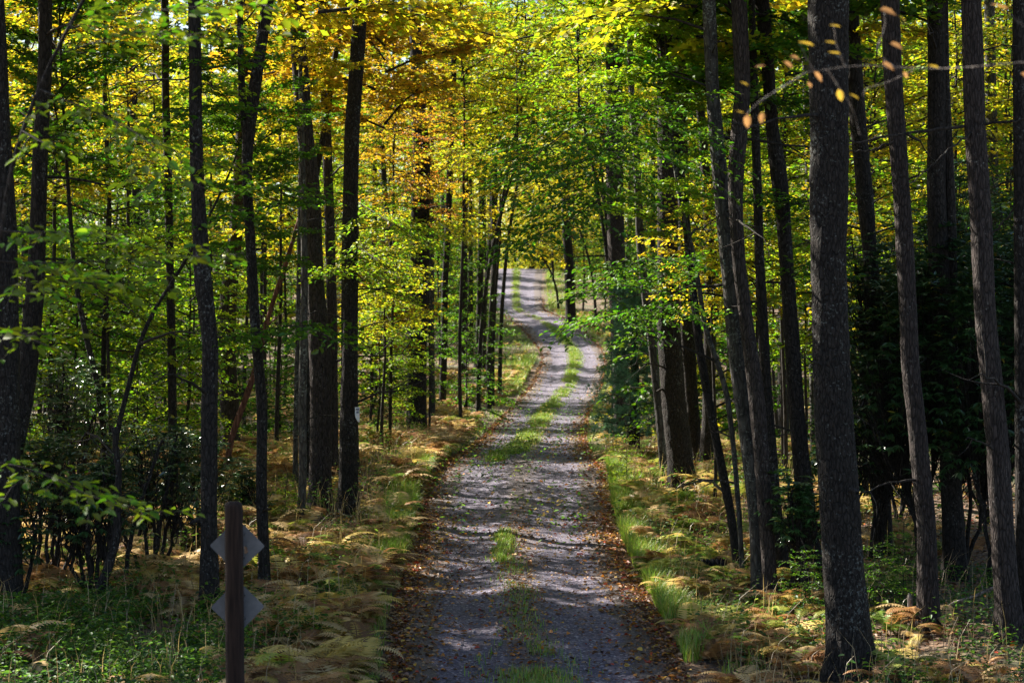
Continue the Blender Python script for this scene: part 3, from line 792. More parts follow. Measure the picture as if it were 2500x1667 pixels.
# saplings the photograph singles out: crown centre (x, y), distance, size, colour
SAPS = [(300, 190, 46, 1.0, 'gold', 'golden sapling crown between the two narrow dark stems at left'),
        (480, 230, 50, 1.1, 'yellow', 'bright yellow sapling crown behind the slim forked trunk, upper left'),
        (640, 260, 47, 1.0, 'gold', 'golden sapling crown between the forked trunk and the broad brown trunk'),
        (610, 400, 58, 1.0, 'yellow', 'pale yellow sapling glowing behind the forked trunk at mid height'),
        (120, 120, 40, 1.0, 'gold', 'golden sapling high behind the curving dark trunk at the left edge'),
        (900, 230, 52, .9, 'orange', 'orange sapling crown just right of the notice trunk'),
        (985, 330, 62, .7, 'red', 'rusty red sapling crown in front of the fern bank oak'),
        (1060, 150, 70, 1.3, 'gold', 'golden sapling high over the left road edge'),
        (1240, 150, 76, 1.4, 'yellow', 'yellow sapling crown arching over the middle of the road'),
        (1150, 330, 84, 1.3, 'gold', 'golden sapling leaning over the road above its bend'),
        (1330, 90, 64, 1.2, 'lime', 'yellow-green sapling high above the right road edge'),
        (1380, 260, 72, 1.2, 'gold', 'golden sapling in front of the tall greyish trunk by the pine'),
        (1640, 560, 41, .75, 'gold', 'small golden sapling between the stout flared trunk and the crossing pair'),
        (1740, 560, 40, .7, 'yellow', 'small bright yellow sapling right of the crossing pair'),
        (2010, 260, 43, 1.0, 'gold', 'golden sapling crown right of the thickest oak'),
        (2190, 170, 46, 1.0, 'yellow', 'yellow sapling high behind the black double trunk'),
        (1800, 130, 45, 1.0, 'green', 'deep green sapling left of the thickest oak, high up'),
        (1980, 60, 52, 1.0, 'lime', 'yellow-green sapling at the top right of the thickest oak'),
        (880, 640, 50, .8, 'yellow', 'low yellow sapling draping right of the notice trunk'),
        (820, 470, 44, .7, 'lime', 'yellow-green sapling behind the upper notice trunk'),
        (250, 480, 40, .9, 'lime', 'yellow-green sapling at left at mid height'),
        (90, 380, 44, 1.0, 'green', 'green sapling behind the trunks of the left edge'),
        (170, 720, 42, .9, 'green', 'low green sapling above the evergreen thicket'),
        (330, 740, 50, .9, 'green', 'green sapling right of the thin bent stem'),
        (1800, 420, 44, .9, 'lime', 'yellow-green sapling behind the trunk with the swollen knee'),
        (1960, 470, 50, 1.0, 'gold', 'golden sapling low behind the thickest oak, on its right'),
        (2110, 330, 52, 1.1, 'gold', 'golden sapling left of the black double trunk'),
        (2200, 420, 48, 1.0, 'lime', 'yellow-green sapling right of the black double trunk'),
        (2320, 300, 47, 1.0, 'gold', 'golden sapling at the right-hand edge above the rhododendrons'),
        (2310, 80, 50, 1.1, 'lime', 'yellow-green sapling at the upper right corner'),
        (1740, 330, 55, 1.0, 'yellow', 'yellow sapling between the crossing pair and the swollen trunk, higher up'),
        (1850, 700, 46, .8, 'lime', 'low yellow-green sapling between swollen trunk and thickest oak'),
        (1250, 440, 178, 1.5, 'yellow', 'yellow sapling beside the road just below its crest'),
        (1190, 380, 190, 1.6, 'gold', 'golden sapling left of the road crest'),
        (1290, 520, 196, 1.3, 'gold', 'golden sapling right of the road crest'),
        (1170, 540, 200, 1.3, 'yellow', 'low yellow sapling left of the road crest'),
        (1110, 460, 150, 1.5, 'gold', 'golden sapling on the inside of the road bend'),
        (1340, 420, 150, 1.5, 'lime', 'yellow-green sapling on the outside of the road bend'),
        (1230, 250, 120, 1.7, 'lime', 'tall yellow-green sapling overhanging the far road'),
        (1230, 20, 96, 1.7, 'lime', 'yellow-green crown closing the gap over the road at the top centre'),
        (1170, 70, 110, 1.8, 'gold', 'golden crown high over the road, left of the top centre'),
        (1310, 40, 118, 1.9, 'yellow', 'yellow crown high over the road, right of the top centre'),
        (1270, 110, 88, 1.5, 'lime', 'yellow-green crown leaning over the road below the top centre gap'),
        (1200, 180, 104, 1.6, 'yellow', 'yellow crown leaning over the road left of its middle, high up'),
        (1260, 30, 82, 1.5, 'yellow', 'yellow crown reaching right across the road at the very top'),
        (1215, 330, 134, 1.6, 'gold', 'golden crown hanging over the far road above the bend'),
        (1205, 560, 216, 1.3, 'yellow', 'low yellow sapling just over the crest, left of the two dark trunks'),
        (1262, 545, 219, 1.4, 'gold', 'low golden sapling just over the crest, right of the two dark trunks'),
        (1160, 500, 212, 1.5, 'lime', 'yellow-green sapling behind the crest on the left'),
        (1330, 500, 210, 1.5, 'lime', 'yellow-green sapling behind the crest on the right'),
        (1235, 450, 226, 1.7, 'gold', 'golden crown far behind the crest above the two dark trunks'),
        (60, 860, 40, .9, 'lime', 'low yellow-green sapling behind the left-edge trunks'),
        (140, 930, 46, .8, 'green', 'low green sapling behind the evergreen thicket'),
        (320, 900, 44, .7, 'lime', 'low yellow-green sapling right behind the evergreen thicket'),
        (430, 700, 44, .9, 'lime', 'yellow-green sapling left of the signpost trunk'),
        (640, 880, 52, .8, 'green', 'low green sapling right of the dead reddish pole'),
        (870, 800, 52, .7, 'lime', 'low pale green sapling between the notice trunk and fern bank oak'),
        (1070, 780, 76, 1.0, 'green', 'low green sapling behind the left bank near the bend')]
rg = np.random.default_rng(19)
for u, v, d, s, c, lab in SAPS:
    x = (u - CX) / FPX * d; zc = -(v - CY) / FPX * d
    xc = x
    if road_l(d) - .8 < x < road_r(d) + .8:        # it stands beside the road and leans over it
        x = float(road_l(d) - .9 if x < mid(d) and d < 90 else road_r(d) + 1.1)
    elif 90 < d < 152 and 1130 < u < 1340 and x < mid(d):
        x = (1112 - CX) / FPX * d
    xc = x + float(np.clip(xc - x, -1.5, 1.5))
    sap.append((x, d))
    sapling(x, d, zc - float(ground(x, d)), s, c, lab, None, rg, xc - x)
for k in range(9000):
    y = 38 + 184 * rg.random() ** 1.3
    hwx = y * .285 + 2
    x = rg.uniform(-hwx, hwx)
    if road_l(y) - 2.0 < x < road_r(y) + 2.4 or any((x - p[0]) ** 2 + (y - p[1]) ** 2 < (1.9 + .006 * y) ** 2 for p in sap):
        continue
    if (y < 55 and -5.5 < x < 4) or (1135 < CX + x / y * FPX < 1335 and y < 152) or (y > 120 and road_l(y) - 2.2 < x < road_r(y) + 2.2):
        continue
    hc = 2.2 + 7.6 * rg.random() ** 1.2
    if in_sun_gap(x, y, float(ground(x, y)) + hc, 1.9):
        continue
    sap.append((x, y))
    c = palette(x, y, float(ground(x, y)) + hc, rg); sd_ = side_name(x, y)
    sapling(x, y, hc, rg.uniform(.7, 1.3), c, f'{CNAME[c]}-leaved understory sapling among the trunks {sd_} of the road', f'{CNAME[c]} saplings {sd_} of the road', rg)
    if len(sap) >= 298:
        break
print('saplings', len(sap))

# the far wood over the crest: one mass
wood, leaf = Acc(), Acc()
for k in range(230):
    x, y = rg.uniform(-95, 95), rg.uniform(214, 330)
    if road_l(y) - 1.5 < x < road_r(y) + 1.5 and y < 245:
        continue
    z = float(ground(x, y)); h = rg.uniform(20, 27)
    wood.add(*tube(np.array([[x, y, z - .3], [x + rg.normal(0, .3), y, z + h * .5], [x + rg.normal(0, .8), y, z + h]]), [.25, .18, .05], 6))
m, nc = 380000, 1300
cx0 = np.where(rg.random(nc) < .55, rg.uniform(-95, 95, nc), rg.uniform(-14, 18, nc)); cy0 = rg.uniform(222, 340, nc); cz0 = 28 * rg.random(nc) ** 1.8 + .3
i = rg.integers(0, nc, m)
P = np.column_stack([cx0[i], cy0[i], cz0[i]]) + rg.normal(0, 1, (m, 3)) * [2.4, 2.4, 1.0]
P[:, 2] = np.maximum(P[:, 2], .1)
P[:, 2] += ground(P[:, 0], P[:, 1])
ck = np.array([COL[c] for c in rg.choice(['yellow', 'gold', 'lime', 'green', 'orange'], nc, p=[.36, .28, .24, .07, .05])])
V, F = leaves(P, rg.normal(0, 1, (m, 3)), np.array([0, 0, 1.]) + rg.normal(0, .5, (m, 3)), .26, .2, False)
leaf.add(V, F, ck[i] * rg.uniform(.7, 1.2, (m, 1)))
fw = leaf.obj('far_woods', M_LEAF); fw['kind'] = 'stuff'
ft = wood.obj('far_woods_trunks', M_BARK_DARK, fw, True)


# ------------------------------------------------------------------ sprays that single trees carry
def spray(root, lines, leaf_len, color, seed, r0=.012, gap=.13, twl=.4, density=1.3, up=-.05, tilt=.35):
    rg = np.random.default_rng(seed)
    o = np.array(root.location)
    for ln in lines:
        wood, leaf = Acc(), Acc()
        Q, L = bend(np.array([px(*p) for p in ln]) - o, 16)
        dress(Q, L, wood, leaf, rg, leaf_len, r0, .08, gap, twl, rg.uniform(.85, 1.15), True, up, density, tilt)
        b_ = wood.obj('branch', M_TWIG, root, True)
        leaf.obj('foliage', M_LEAF, b_, False, COL[color])


def line(d, *pts):
    return [(x, y, d if np.isscalar(d) else d[0] + (d[1] - d[0]) * i / (len(pts) - 1)) for i, (x, y) in enumerate(pts)]


spray(TR['R9'][0], [line((31, 25), (1548, 235), (1470, 235), (1400, 252), (1330, 275), (1270, 330), (1200, 375), (1165, 400)),
                    line((30, 25), (1500, 238), (1470, 280), (1420, 330), (1370, 360), (1300, 385), (1230, 420), (1140, 480)),
                    line((29, 25), (1470, 285), (1440, 340), (1400, 380), (1350, 430), (1290, 470), (1200, 500)),
                    line((28, 24), (1430, 370), (1380, 460), (1300, 510), (1220, 550), (1150, 600))], .09, 'green', 1)
spray(TR['R9b'][0], [line((30, 27), (1600, 700), (1520, 640), (1440, 640), (1370, 660), (1300, 690)),
                     line((30, 27), (1604, 740), (1500, 700), (1420, 720), (1350, 740), (1280, 790)),
                     line((30, 27), (1590, 610), (1500, 590), (1420, 620), (1360, 610)),
                     line((30, 28), (1590, 690), (1530, 700), (1480, 760), (1440, 800))], .085, 'green', 2)
spray(TR['L12'][0], [line((64, 58), (965, 330), (1020, 340), (1080, 352), (1140, 350)), line((64, 60), (960, 335), (900, 310), (850, 305)),
                     line((64, 58), (965, 480), (1020, 520), (1070, 560))], .12, 'yellow', 3)
spray(TR['L11'][0], [line((40, 36), (815, 460), (880, 500), (950, 545), (990, 580)), line((40, 37), (815, 560), (870, 600), (930, 650)),
                     line((40, 37), (800, 620), (770, 615), (750, 640))], .09, 'lime', 4)
spray(TR['L6'][0], [line((29, 27), (562, 450), (520, 425), (450, 415), (400, 440)), line((29, 27), (562, 440), (640, 425), (700, 445), (720, 470)),
                    line((29, 27), (560, 480), (500, 500), (440, 510)), line((29, 27), (580, 770), (660, 745), (730, 760), (800, 795)),
                    line((29, 27), (578, 775), (520, 770), (470, 790)), line((29, 26.5), (560, 250), (500, 240), (430, 250), (380, 275)), line((29, 26.5), (556, 150), (500, 130), (430, 150))], .11, 'green', 5)
spray(TR['L7'][0], [line((28, 26.5), (450, 330), (420, 310), (370, 330)), line((28, 26.5), (452, 380), (490, 370), (520, 390)), line((28, 26.5), (447, 60), (420, 50), (380, 80)), line((28, 26.5), (447, 90), (480, 70), (515, 95)), line((28, 26.5), (450, 200), (475, 190), (500, 210))], .1, 'lime', 15)
spray(TR['R6'][0], [line((32, 30), (1800, 470), (1750, 440), (1700, 470)), line((32, 30), (1815, 640), (1870, 600), (1890, 640)), line((32, 30), (1765, 150), (1720, 130), (1680, 160)),
                    line((32, 30), (1795, 450), (1840, 470), (1860, 520))], .1, 'green', 6)

# the near beech whose stem leans through the upper left corner
d0 = 13.0
stem = [(-30, 1700), (-14, 900), (0, 560), (15, 425), (50, 300), (90, 200), (135, 105), (192, 0), (240, -90)]
x0 = px(stem[0][0], 0, d0)
b = np.array([x0[0], d0, float(ground(x0[0], d0))])
nb = thing('beech_sapling', 'near thin beech stem leaning right across the upper left corner, with broad green sprays', 'sapling', b)
P = np.array([[0, 0, -.1]] + [px(x, y, d0) - b for x, y in stem[1:]])
a = Acc(); Q, L = bend(P, 40); a.add(*tube(Q, np.linspace(.026, .011, 40), 8)); a.obj('trunk', M_BARK_DARK, nb, True)
spray(nb, [line((13, 12), (90, 205), (200, 250), (300, 295), (370, 350), (412, 430)), line((13, 12.5), (-10, 600), (100, 605), (250, 598), (400, 590), (560, 582)),
           line((13, 12.3), (0, 530), (80, 535), (200, 530), (330, 565)), line((13, 12.5), (-12, 660), (100, 645), (250, 652), (400, 640)),
           line((13, 12.2), (-12, 770), (40, 775), (110, 765)), line((13, 12.5), (150, 70), (250, 40), (350, 25), (450, 15), (640, 12)),
           line((13, 12.5), (120, 130), (300, 70), (420, 85), (560, 60)), line((13, 12.5), (50, 300), (100, 330), (170, 320)),
           line((13, 12), (-18, 1060), (60, 1072), (150, 1110), (230, 1150), (390, 1182))], .09, 'leafy', 7, .006, .11, .22, 1.25)

# the near beech twigs with bronze leaves at the upper right, their stem outside the picture
d0 = 8.2
b = np.array([px(2500, 0, d0)[0], d0, 0.0]); b[2] = float(ground(b[0], b[1]))
bb = thing('beech_sapling', 'near bare beech twigs with a few large bronze and yellow leaves, upper right', 'sapling', b)
a = Acc(); Q, L = bend(np.array([[0, 0, -.1], [.03, 0, 1.2], px(2470, 400, d0) - b, px(2430, -40, d0) - b]), 24); a.add(*tube(Q, np.linspace(.02, .008, 24), 8))
a.obj('trunk', M_BARK_GREY, bb, True)
for tw in ([(2445, 140), (2352, 140), (2250, 155), (2100, 160), (1990, 145), (1900, 160), (1840, 168)], [(2060, 158), (2010, 120), (2035, 60), (2030, 20)], [(2100, 160), (2040, 190), (1980, 205), (1985, 245)],
           [(1900, 160), (1960, 250), (1975, 310)], [(1850, 168), (1790, 205), (1740, 235), (1716, 262)], [(1870, 164), (1850, 130), (1836, 98)], [(2445, 120), (2352, 60), (2300, 20)], [(1940, 152), (1920, 100), (1915, 60)]):
    a = Acc(); Q, L = bend(np.array([px(x, y, d0 + .25 * math.sin(x * .01)) for x, y in tw]) - b, 14); a.add(*tube(Q, np.linspace(.0028, .0012, 14), 5)); a.obj('twig', M_GREYWOOD, bb, True)
LV = [(2020, 22, 58, 'b', .2), (2062, 35, 40, 'y', .6), (1905, 58, 42, 'y', 0), (1832, 96, 44, 'y', .1), (1895, 96, 38, 'y', 0), (1902, 120, 34, 'y', 0), (1800, 142, 36, 'b', .5), (2044, 100, 38, 'b', .3),
      (2025, 145, 46, 'b', .4), (1870, 165, 34, 'b', .8), (1716, 262, 40, 'b', 1.5), (1752, 258, 36, 'b', 1.7), (1925, 205, 34, 'y', 1.2), (1950, 215, 34, 'y', .4), (1700, 188, 26, 'y', .3), (2275, 10, 60, 'b', .1),
      (2075, 165, 26, 'b', .9), (1735, 155, 30, 'b', -.3), (1690, 255, 30, 'y', .1), (2130, 150, 34, 'y', .1), (2345, 168, 40, 'b', .5), (1855, 188, 22, 'b', .9), (1815, 130, 30, 'b', .2)]
rg = np.random.default_rng(5)
P = np.array([px(x, y, d0 + rg.uniform(-.2, .2)) for x, y, *_ in LV]) - b
D = np.array([[math.cos(-t_), .3, math.sin(-t_)] for *_, t_ in LV]); N = np.array([[.2 * rg.normal(), -.25 + (-.9 if k[3] == 'b' and k[4] > .15 else 0), 1.0 if k[4] < 1 else .2] for k in LV])
ll = np.array([k[2] for k in LV]) / FPX * d0 * .85 * rg.uniform(.8, 1.15, len(LV))
V, F = leaves(P, D, N, ll, ll * .55, True, .1)
a = Acc(); a.add(V, F, np.repeat(np.array([(.30, .155, .075) if k[3] == 'b' else (.36, .24, .04) for k in LV]), 2, axis=0)); a.obj('leaves', M_LEAF, bb)

# bare branches on the brown trunks at right
for key, lines in (('R3', [[(2236, 285, 9), (2150, 300, 7), (2050, 310, 6), (1950, 328, 4), (1850, 346, 3)], [(2240, 283, 8), (2300, 282, 7), (2400, 270, 5)], [(2255, 290, 6), (2190, 335, 4), (2130, 390, 3), (2090, 420, 2)], [(2262, 560, 5), (2330, 480, 4), (2370, 420, 3)]]),
                   ('R2', [[(2068, 320, 5), (1990, 350, 4), (1900, 345, 3)], [(2072, 420, 5), (2150, 380, 4), (2200, 300, 3)]])):
    root, bs = TR[key]
    for ln in lines:
        a = Acc(); Q, L = bend(np.array([px(x, y, bs[1] - .25 * i) for i, (x, y, w) in enumerate(ln)]) - bs, 20)
        a.add(*tube(Q + rng.normal(0, .012, Q.shape), np.interp(np.linspace(0, 1, 20), np.linspace(0, 1, len(ln)), [w / 2 / FPX * bs[1] for *_, w in ln]), 6)); a.obj('branch', M_TWIG, root, True)


# ------------------------------------------------------------------ shrubs
def shrub(u, v, s, c, label, group=None, d=None, rg=np.random.default_rng(77)):
    p = at(u, v) if d is None else np.array([u, d, float(ground(u, d))])
    k = int(rg.integers(len(SMALL))); rz = rg.uniform(0, 6.28)
    root = thing('leafy_shrub', label, 'shrub', p, group)
    link('stems', SMALL[k][0], root, None, rz, s); link('foliage', SMALL[k][1], root, None, rz, s, COL[c])


for u, v, s, c, lab in ((895, 1015, 1.1, 'green', 'grey-green shrub with thin stems standing between the notice trunk and the fern bank oak'),
                        (905, 960, 1.1, 'lime', 'pale sunlit green sapling shrub left of the fern bank oak'),
                        (1075, 905, 1.1, 'green', 'leafy green shrub on the left bank below the road bend'),
                        (655, 1215, .45, 'lime', 'small yellow-green seedling beside the slim bowed trunk'),
                        (2020, 1425, .5, 'green', 'low pale-leaved seedling between the thickest oak and the broken snag'),
                        (2075, 1400, .45, 'green', 'low bushy seedling right beside the broken snag'),
                        (1850, 1420, .5, 'green', 'small seedling in front of the black trunk, left of the thickest oak'),
                        (1440, 1130, .5, 'lime', 'low yellow-green bush at the right road edge beneath the pine'),
                        (280, 1010, .6, 'lime', 'bright lime seedling sprouting above the evergreen thicket'),
                        (1760, 1160, .6, 'lime', 'light green bush showing between the crossing pair and the swollen trunk'),
                        (600, 1010, .9, 'green', 'dark green bush in the shade left of the slim bowed trunk')):
    shrub(u, v, s, c, lab)
rg = np.random.default_rng(33)
for y in np.arange(112, 212, 2.6):
    for sgn in (-1, 1):
        e_ = 1.9 + 6.5 * rg.random() ** 1.3
        x = float(road_l(y) - e_ if sgn < 0 else road_r(y) + e_)
        if sgn < 0 and y < 150 and e_ < 3.5:
            continue
        c = rg.choice(['green', 'lime', 'gold', 'green']); sd_ = side_name(x, y)
        shrub(x, 0, rg.uniform(.9, 1.5) * (1.0 if e_ < 3.5 else 1.5), c, f'{CNAME[c]} bush on the forest floor {sd_} of the road', f'{CNAME[c]} bushes {sd_} of the road', float(y), rg)
cnt = 0
while cnt < 150:
    y = 40 + 165 * rg.random(); x = rg.uniform(-y * .28, y * .28)
    if road_l(y) - 2.2 < x < road_r(y) + 2.2 or (1140 < CX + x / y * FPX < 1335 and y < 150) or (1330 < CX + x / y * FPX < 1530 and y < 66) or (y < 50 and -6 < x < 4):
        continue
    c = rg.choice(['green', 'lime', 'green', 'yellow']); sd_ = side_name(x, y)
    shrub(x, 0, rg.uniform(.6, 1.3), c, f'{CNAME[c]} bush on the forest floor {sd_} of the road', f'{CNAME[c]} bushes {sd_} of the road', y, rg)
    cnt += 1


def rhodo(label, x, y, z0, z1, rad, nw, seed, leaf_len=.13, color=(.022, .058, .016), lean=(0, 0), stems=6):
    rg = np.random.default_rng(seed)
    g = float(ground(x, y))
    root = thing('rhododendron', label, 'shrub', (x, y, g))
    wood, leaf = Acc(), Acc()
    c = np.array([lean[0], lean[1], (z0 + z1) / 2])
    dv = norm(rg.normal(0, 1, (nw, 3))); dv[:, 2] = np.where(dv[:, 2] < -.6, -dv[:, 2], dv[:, 2])
    rr = rg.random(nw) ** .4
    lump = 1 + .3 * vnoise(dv[:, 0] * 2.2 + seed, dv[:, 1] * 2.2 + dv[:, 2] * 3, seed)
    W = c + dv * (rr * lump)[:, None] * [rad, rad, (z1 - z0) / 2]
    for k in range(stems):
        a_ = rg.uniform(0, 6.28); e = W[rg.integers(nw)]
        mid = np.array([e[0] * .4 + .15 * math.cos(a_), e[1] * .4 + .15 * math.sin(a_), e[2] * .45])
        Q, L = bend(np.array([[.12 * math.cos(a_), .12 * math.sin(a_), -.15], mid, e]), 12)
        Q = Q + rg.normal(0, .025, Q.shape)
        wood.add(*tube(Q, np.linspace(.04, .012, 12), 7))
        near = np.argsort(np.linalg.norm(W - e, axis=1))[:max(4, nw // stems)]
        for i in near[::2]:
            s_ = Q[rg.integers(5, 11)]
            q2 = np.linspace(0, 1, 6)[:, None]
            wood.add(*tube(s_ + (W[i] - s_) * q2 + np.array([0, 0, -.15]) * np.sin(q2 * 3.14) + rg.normal(0, .02, (6, 3)), np.linspace(.011, .004, 6), 4))
    m = 9
    az = (np.arange(m) * 2 * math.pi / m)[None] + rg.uniform(0, 6.28, (nw, 1)) + rg.normal(0, .2, (nw, m))
    dr = rg.uniform(-.75, .15, (nw, 1)) + rg.normal(0, .18, (nw, m))
    D = np.stack([np.cos(az), np.sin(az), dr], -1).reshape(-1, 3) + np.repeat(dv * .45, m, 0)
    ll = rg.uniform(.7, 1.15, nw * m) * leaf_len
    N = np.array([0, 0, 1.0]) + rg.normal(0, .25, (nw * m, 3))
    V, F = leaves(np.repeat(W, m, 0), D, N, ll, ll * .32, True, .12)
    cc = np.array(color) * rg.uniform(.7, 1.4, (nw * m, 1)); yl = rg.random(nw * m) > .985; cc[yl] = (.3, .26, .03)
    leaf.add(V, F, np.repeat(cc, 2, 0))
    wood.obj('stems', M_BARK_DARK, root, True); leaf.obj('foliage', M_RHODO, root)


X_ = lambda u, d: (u - CX) / FPX * d
for i, (u, d, z0, z1, r_, nw, lab) in enumerate([
        (2010, 33, 1.3, 5.2, 1.0, 420, 'dark evergreen rhododendron right behind the thickest oak'),
        (2115, 31.5, 1.0, 5.6, 1.1, 520, 'tall black-green rhododendron between the two tall brown trunks, lower left of it'),
        (2205, 33, .9, 6.3, 1.2, 600, 'tallest dark rhododendron wrapped round the black double trunk'),
        (2300, 30.5, .8, 5.6, 1.15, 560, 'dark rhododendron behind the tall brown trunk by the right-hand edge'),
        (2400, 33, .6, 6.4, 1.3, 560, 'dark rhododendron running out of the right-hand edge'),
        (2070, 37, 1.2, 6.0, 1.3, 420, 'rear dark rhododendron showing above the others near the thickest oak'),
        (2270, 38, .9, 7.0, 1.5, 520, 'rear dark rhododendron filling the gap between double trunk and edge'),
        (1832, 29.6, .75, 2.0, .55, 170, 'small sunlit rhododendron with shining leaves left of the thickest oak'),
        (1925, 33.5, 1.0, 2.6, .7, 170, 'low rhododendron peeping out behind the thickest oak'),
        (110, 30, .95, 2.3, .75, 210, 'dark rhododendron clump beside the left-edge trunks'),
        (235, 28, .95, 2.2, .7, 210, 'dark rhododendron clump over the bright sun patch, with bare crooked stems'),
        (350, 30.5, .8, 2.4, .8, 230, 'tangled dark rhododendron in the middle of the left thicket'),
        (440, 33, .7, 2.2, .7, 200, 'dark rhododendron beside the straight trunk by the signpost'),
        (180, 35, .9, 3.0, 1.0, 260, 'rear rhododendron of the left thicket, half in sunlight'),
        (560, 36, .3, 1.1, .5, 90, 'low rhododendron between the straight trunk and the slim lichened one'),
        (20, 27.5, .5, 1.9, .6, 160, 'dark rhododendron at the foot of the left-edge trunk')]):
    rhodo(lab, X_(u, d), d, z0 - (.35 if u > 1900 else .2), z1, r_, int(nw * (1.7 if u > 1900 else 1.25)), 900 + i, .15 if u > 1900 else .13, color=(.05, .12, .03) if 'sunlit' in lab else (.030, .078, .022), stems=6)  # sunlight painted in: the sunlit shrub gets a lighter leaf colour

# crooked stems of the left thicket
for i, (pts, w0, w1, lab) in enumerate([([(196, 1412), (238, 1335), (268, 1240), (274, 1100), (262, 980)], 26, 12, 'thick crooked dark stem leaning right at the foot of the left thicket'),
                                        ([(232, 1330), (226, 1240), (222, 1150), (240, 1060)], 13, 8, 'slender upright stem beside the thick crooked one in the left thicket'),
                                        ([(288, 1370), (292, 1270), (312, 1190), (345, 1090), (372, 1010)], 12, 7, 'thin stem slanting right out of the left thicket'),
                                        ([(304, 1275), (325, 1210), (372, 1120), (420, 1060)], 10, 5, 'thin branching stem at the right of the left thicket')]):
    p = at(*pts[0]); d = p[1]
    root = thing('crooked_stem', lab, 'shrub stem', p)
    Q, L = bend(np.array([p + [0, 0, -.1]] + [px(x, y, d) for x, y in pts[1:]]) - p, 24)
    a = Acc(); a.add(*tube(Q + rng.normal(0, .006, Q.shape), np.linspace(w0, w1, 24) / 2 / FPX * d, 9)); a.obj('stem', M_BARK_DARK, root, True)
    a = Acc()
    for k in range(5):
        q0 = Q[rng.integers(10, 23)]; e = q0 + np.array([rng.uniform(-.5, .6), rng.uniform(-.3, .3), rng.uniform(.1, .7)])
        a.add(*tube(bend(np.array([q0, (q0 + e) / 2 + rng.normal(0, .06, 3), e]), 8)[0], np.linspace(.012, .003, 8), 5))
    a.obj('side_twigs', M_TWIG, root, True)

# the small white pine by the right road edge
p = at(1457, 1063)
pine = thing('white_pine', 'small white pine with soft blue-green needles at the right road edge', 'tree', p)
hp = (1063 - 640) / FPX * p[1]
a = Acc(); a.add(*tube(np.array([[0, 0, -.1], [.02, 0, hp * .5], [0, 0, hp]]), [.17, .11, .02], 10)); a.obj('trunk', M_BARK_DARK, pine, True)
rg = np.random.default_rng(8)
wood, nee = Acc(), Acc()
for k in range(15):
    z = hp * (.14 + .84 * k / 15)
    for j in range(6):
        az = j * 1.047 + k * .5 + rg.normal(0, .15); L = (1.25 - .9 * k / 15) * rg.uniform(.75, 1.15)
        d = np.array([math.cos(az), math.sin(az), .22])
        q = np.linspace(0, 1, 6)[:, None]
        br = np.array([0, 0, z]) + d * L * q + np.array([0, 0, -.1]) * q ** 2
        wood.add(*tube(br, np.linspace(.016, .005, 6), 4))
        m = 20
        s_ = rg.uniform(.3, 1.0, m)
        tp = np.array([0, 0, z]) + d * L * s_[:, None] + rg.normal(0, .12, (m, 3)) * [1, 1, .5]
        nn = 20
        base = np.repeat(tp, nn, 0); dd = rg.normal(0, .75, (m * nn, 3)) + d * .9 + [0, 0, .1]
        ll = rg.uniform(.07, .13, m * nn)
        V, F = leaves(base, dd, rg.normal(0, 1, (m * nn, 3)), ll * 1.3, .014, False)
        nee.add(V, F, np.array([.11, .235, .15]) * rg.uniform(.7, 1.3, (m * nn, 1)))
wood.obj('branches', M_TWIG, pine, True); nee.obj('needles', M_NEEDLE, pine)


# ------------------------------------------------------------------ ferns, grass, low plants, fallen leaves
def frond(npin, npinnule, wid=.36):
    """one frond of length 1 arching along +x"""
    n = 40
    ang = np.radians(82 - 118 * np.linspace(0, 1, n) ** 1.0)
    X = np.concatenate([[0], np.cumsum(np.cos(ang))]) / n; Z = np.concatenate([[0], np.cumsum(np.sin(ang))]) / n
    V, F = [], []; c = 0

    def quad(*p):
        nonlocal c
        V.extend(p); F.append([c, c + 1, c + 2, c + 3]); c += 4
    st = np.linspace(0, n, 8).astype(int)
    for a_, b_ in zip(st[:-1], st[1:]):
        w = .006
        quad([X[a_], -w, Z[a_]], [X[b_], -w, Z[b_]], [X[b_], w, Z[b_]], [X[a_], w, Z[a_]])
    for i in range(npin):
        s = .22 + .77 * (i + .5) / npin
        k = int(s * n); p = np.array([X[k], 0, Z[k]])
        t = np.array([math.cos(ang[min(k, n - 1)]), 0, math.sin(ang[min(k, n - 1)])])
        L = wid * (1 - s) ** .8 * (1.0 if s > .35 else (.55 + s))
        for sg in (-1, 1):
            d = norm(np.array([0, sg, 0]) * .9 + t * .42 + np.array([0, 0, -.22]))
            up = np.cross(d, t) * sg
            if npinnule == 0:
                w = .77 / npin * .5
                quad(p, p + d * L * .35 + t * w, p + d * L, p + d * L * .35 - t * w)
            else:
                for j in range(npinnule):
                    q = (j + .4) / npinnule; o = p + d * L * q; l2 = .055 * (1 - q * .75) * (.5 + L / wid)
                    for s2 in (-1, 1):
                        e = norm(t * s2 + d * .55); w = L / npinnule * .40
                        quad(o, o + e * l2 * .5 + d * w * .5, o + e * l2, o + e * l2 * .5 - d * w * .5)
    return np.array(V), np.array(F)


FRONDS = [frond(15, 0, .42), frond(12, 0, .45), frond(6, 0, .5)]
FCOL = np.array([(.36, .19, .08), (.58, .41, .20), (.54, .40, .12), (.16, .26, .035), (.32, .35, .07), (.22, .11, .055)])


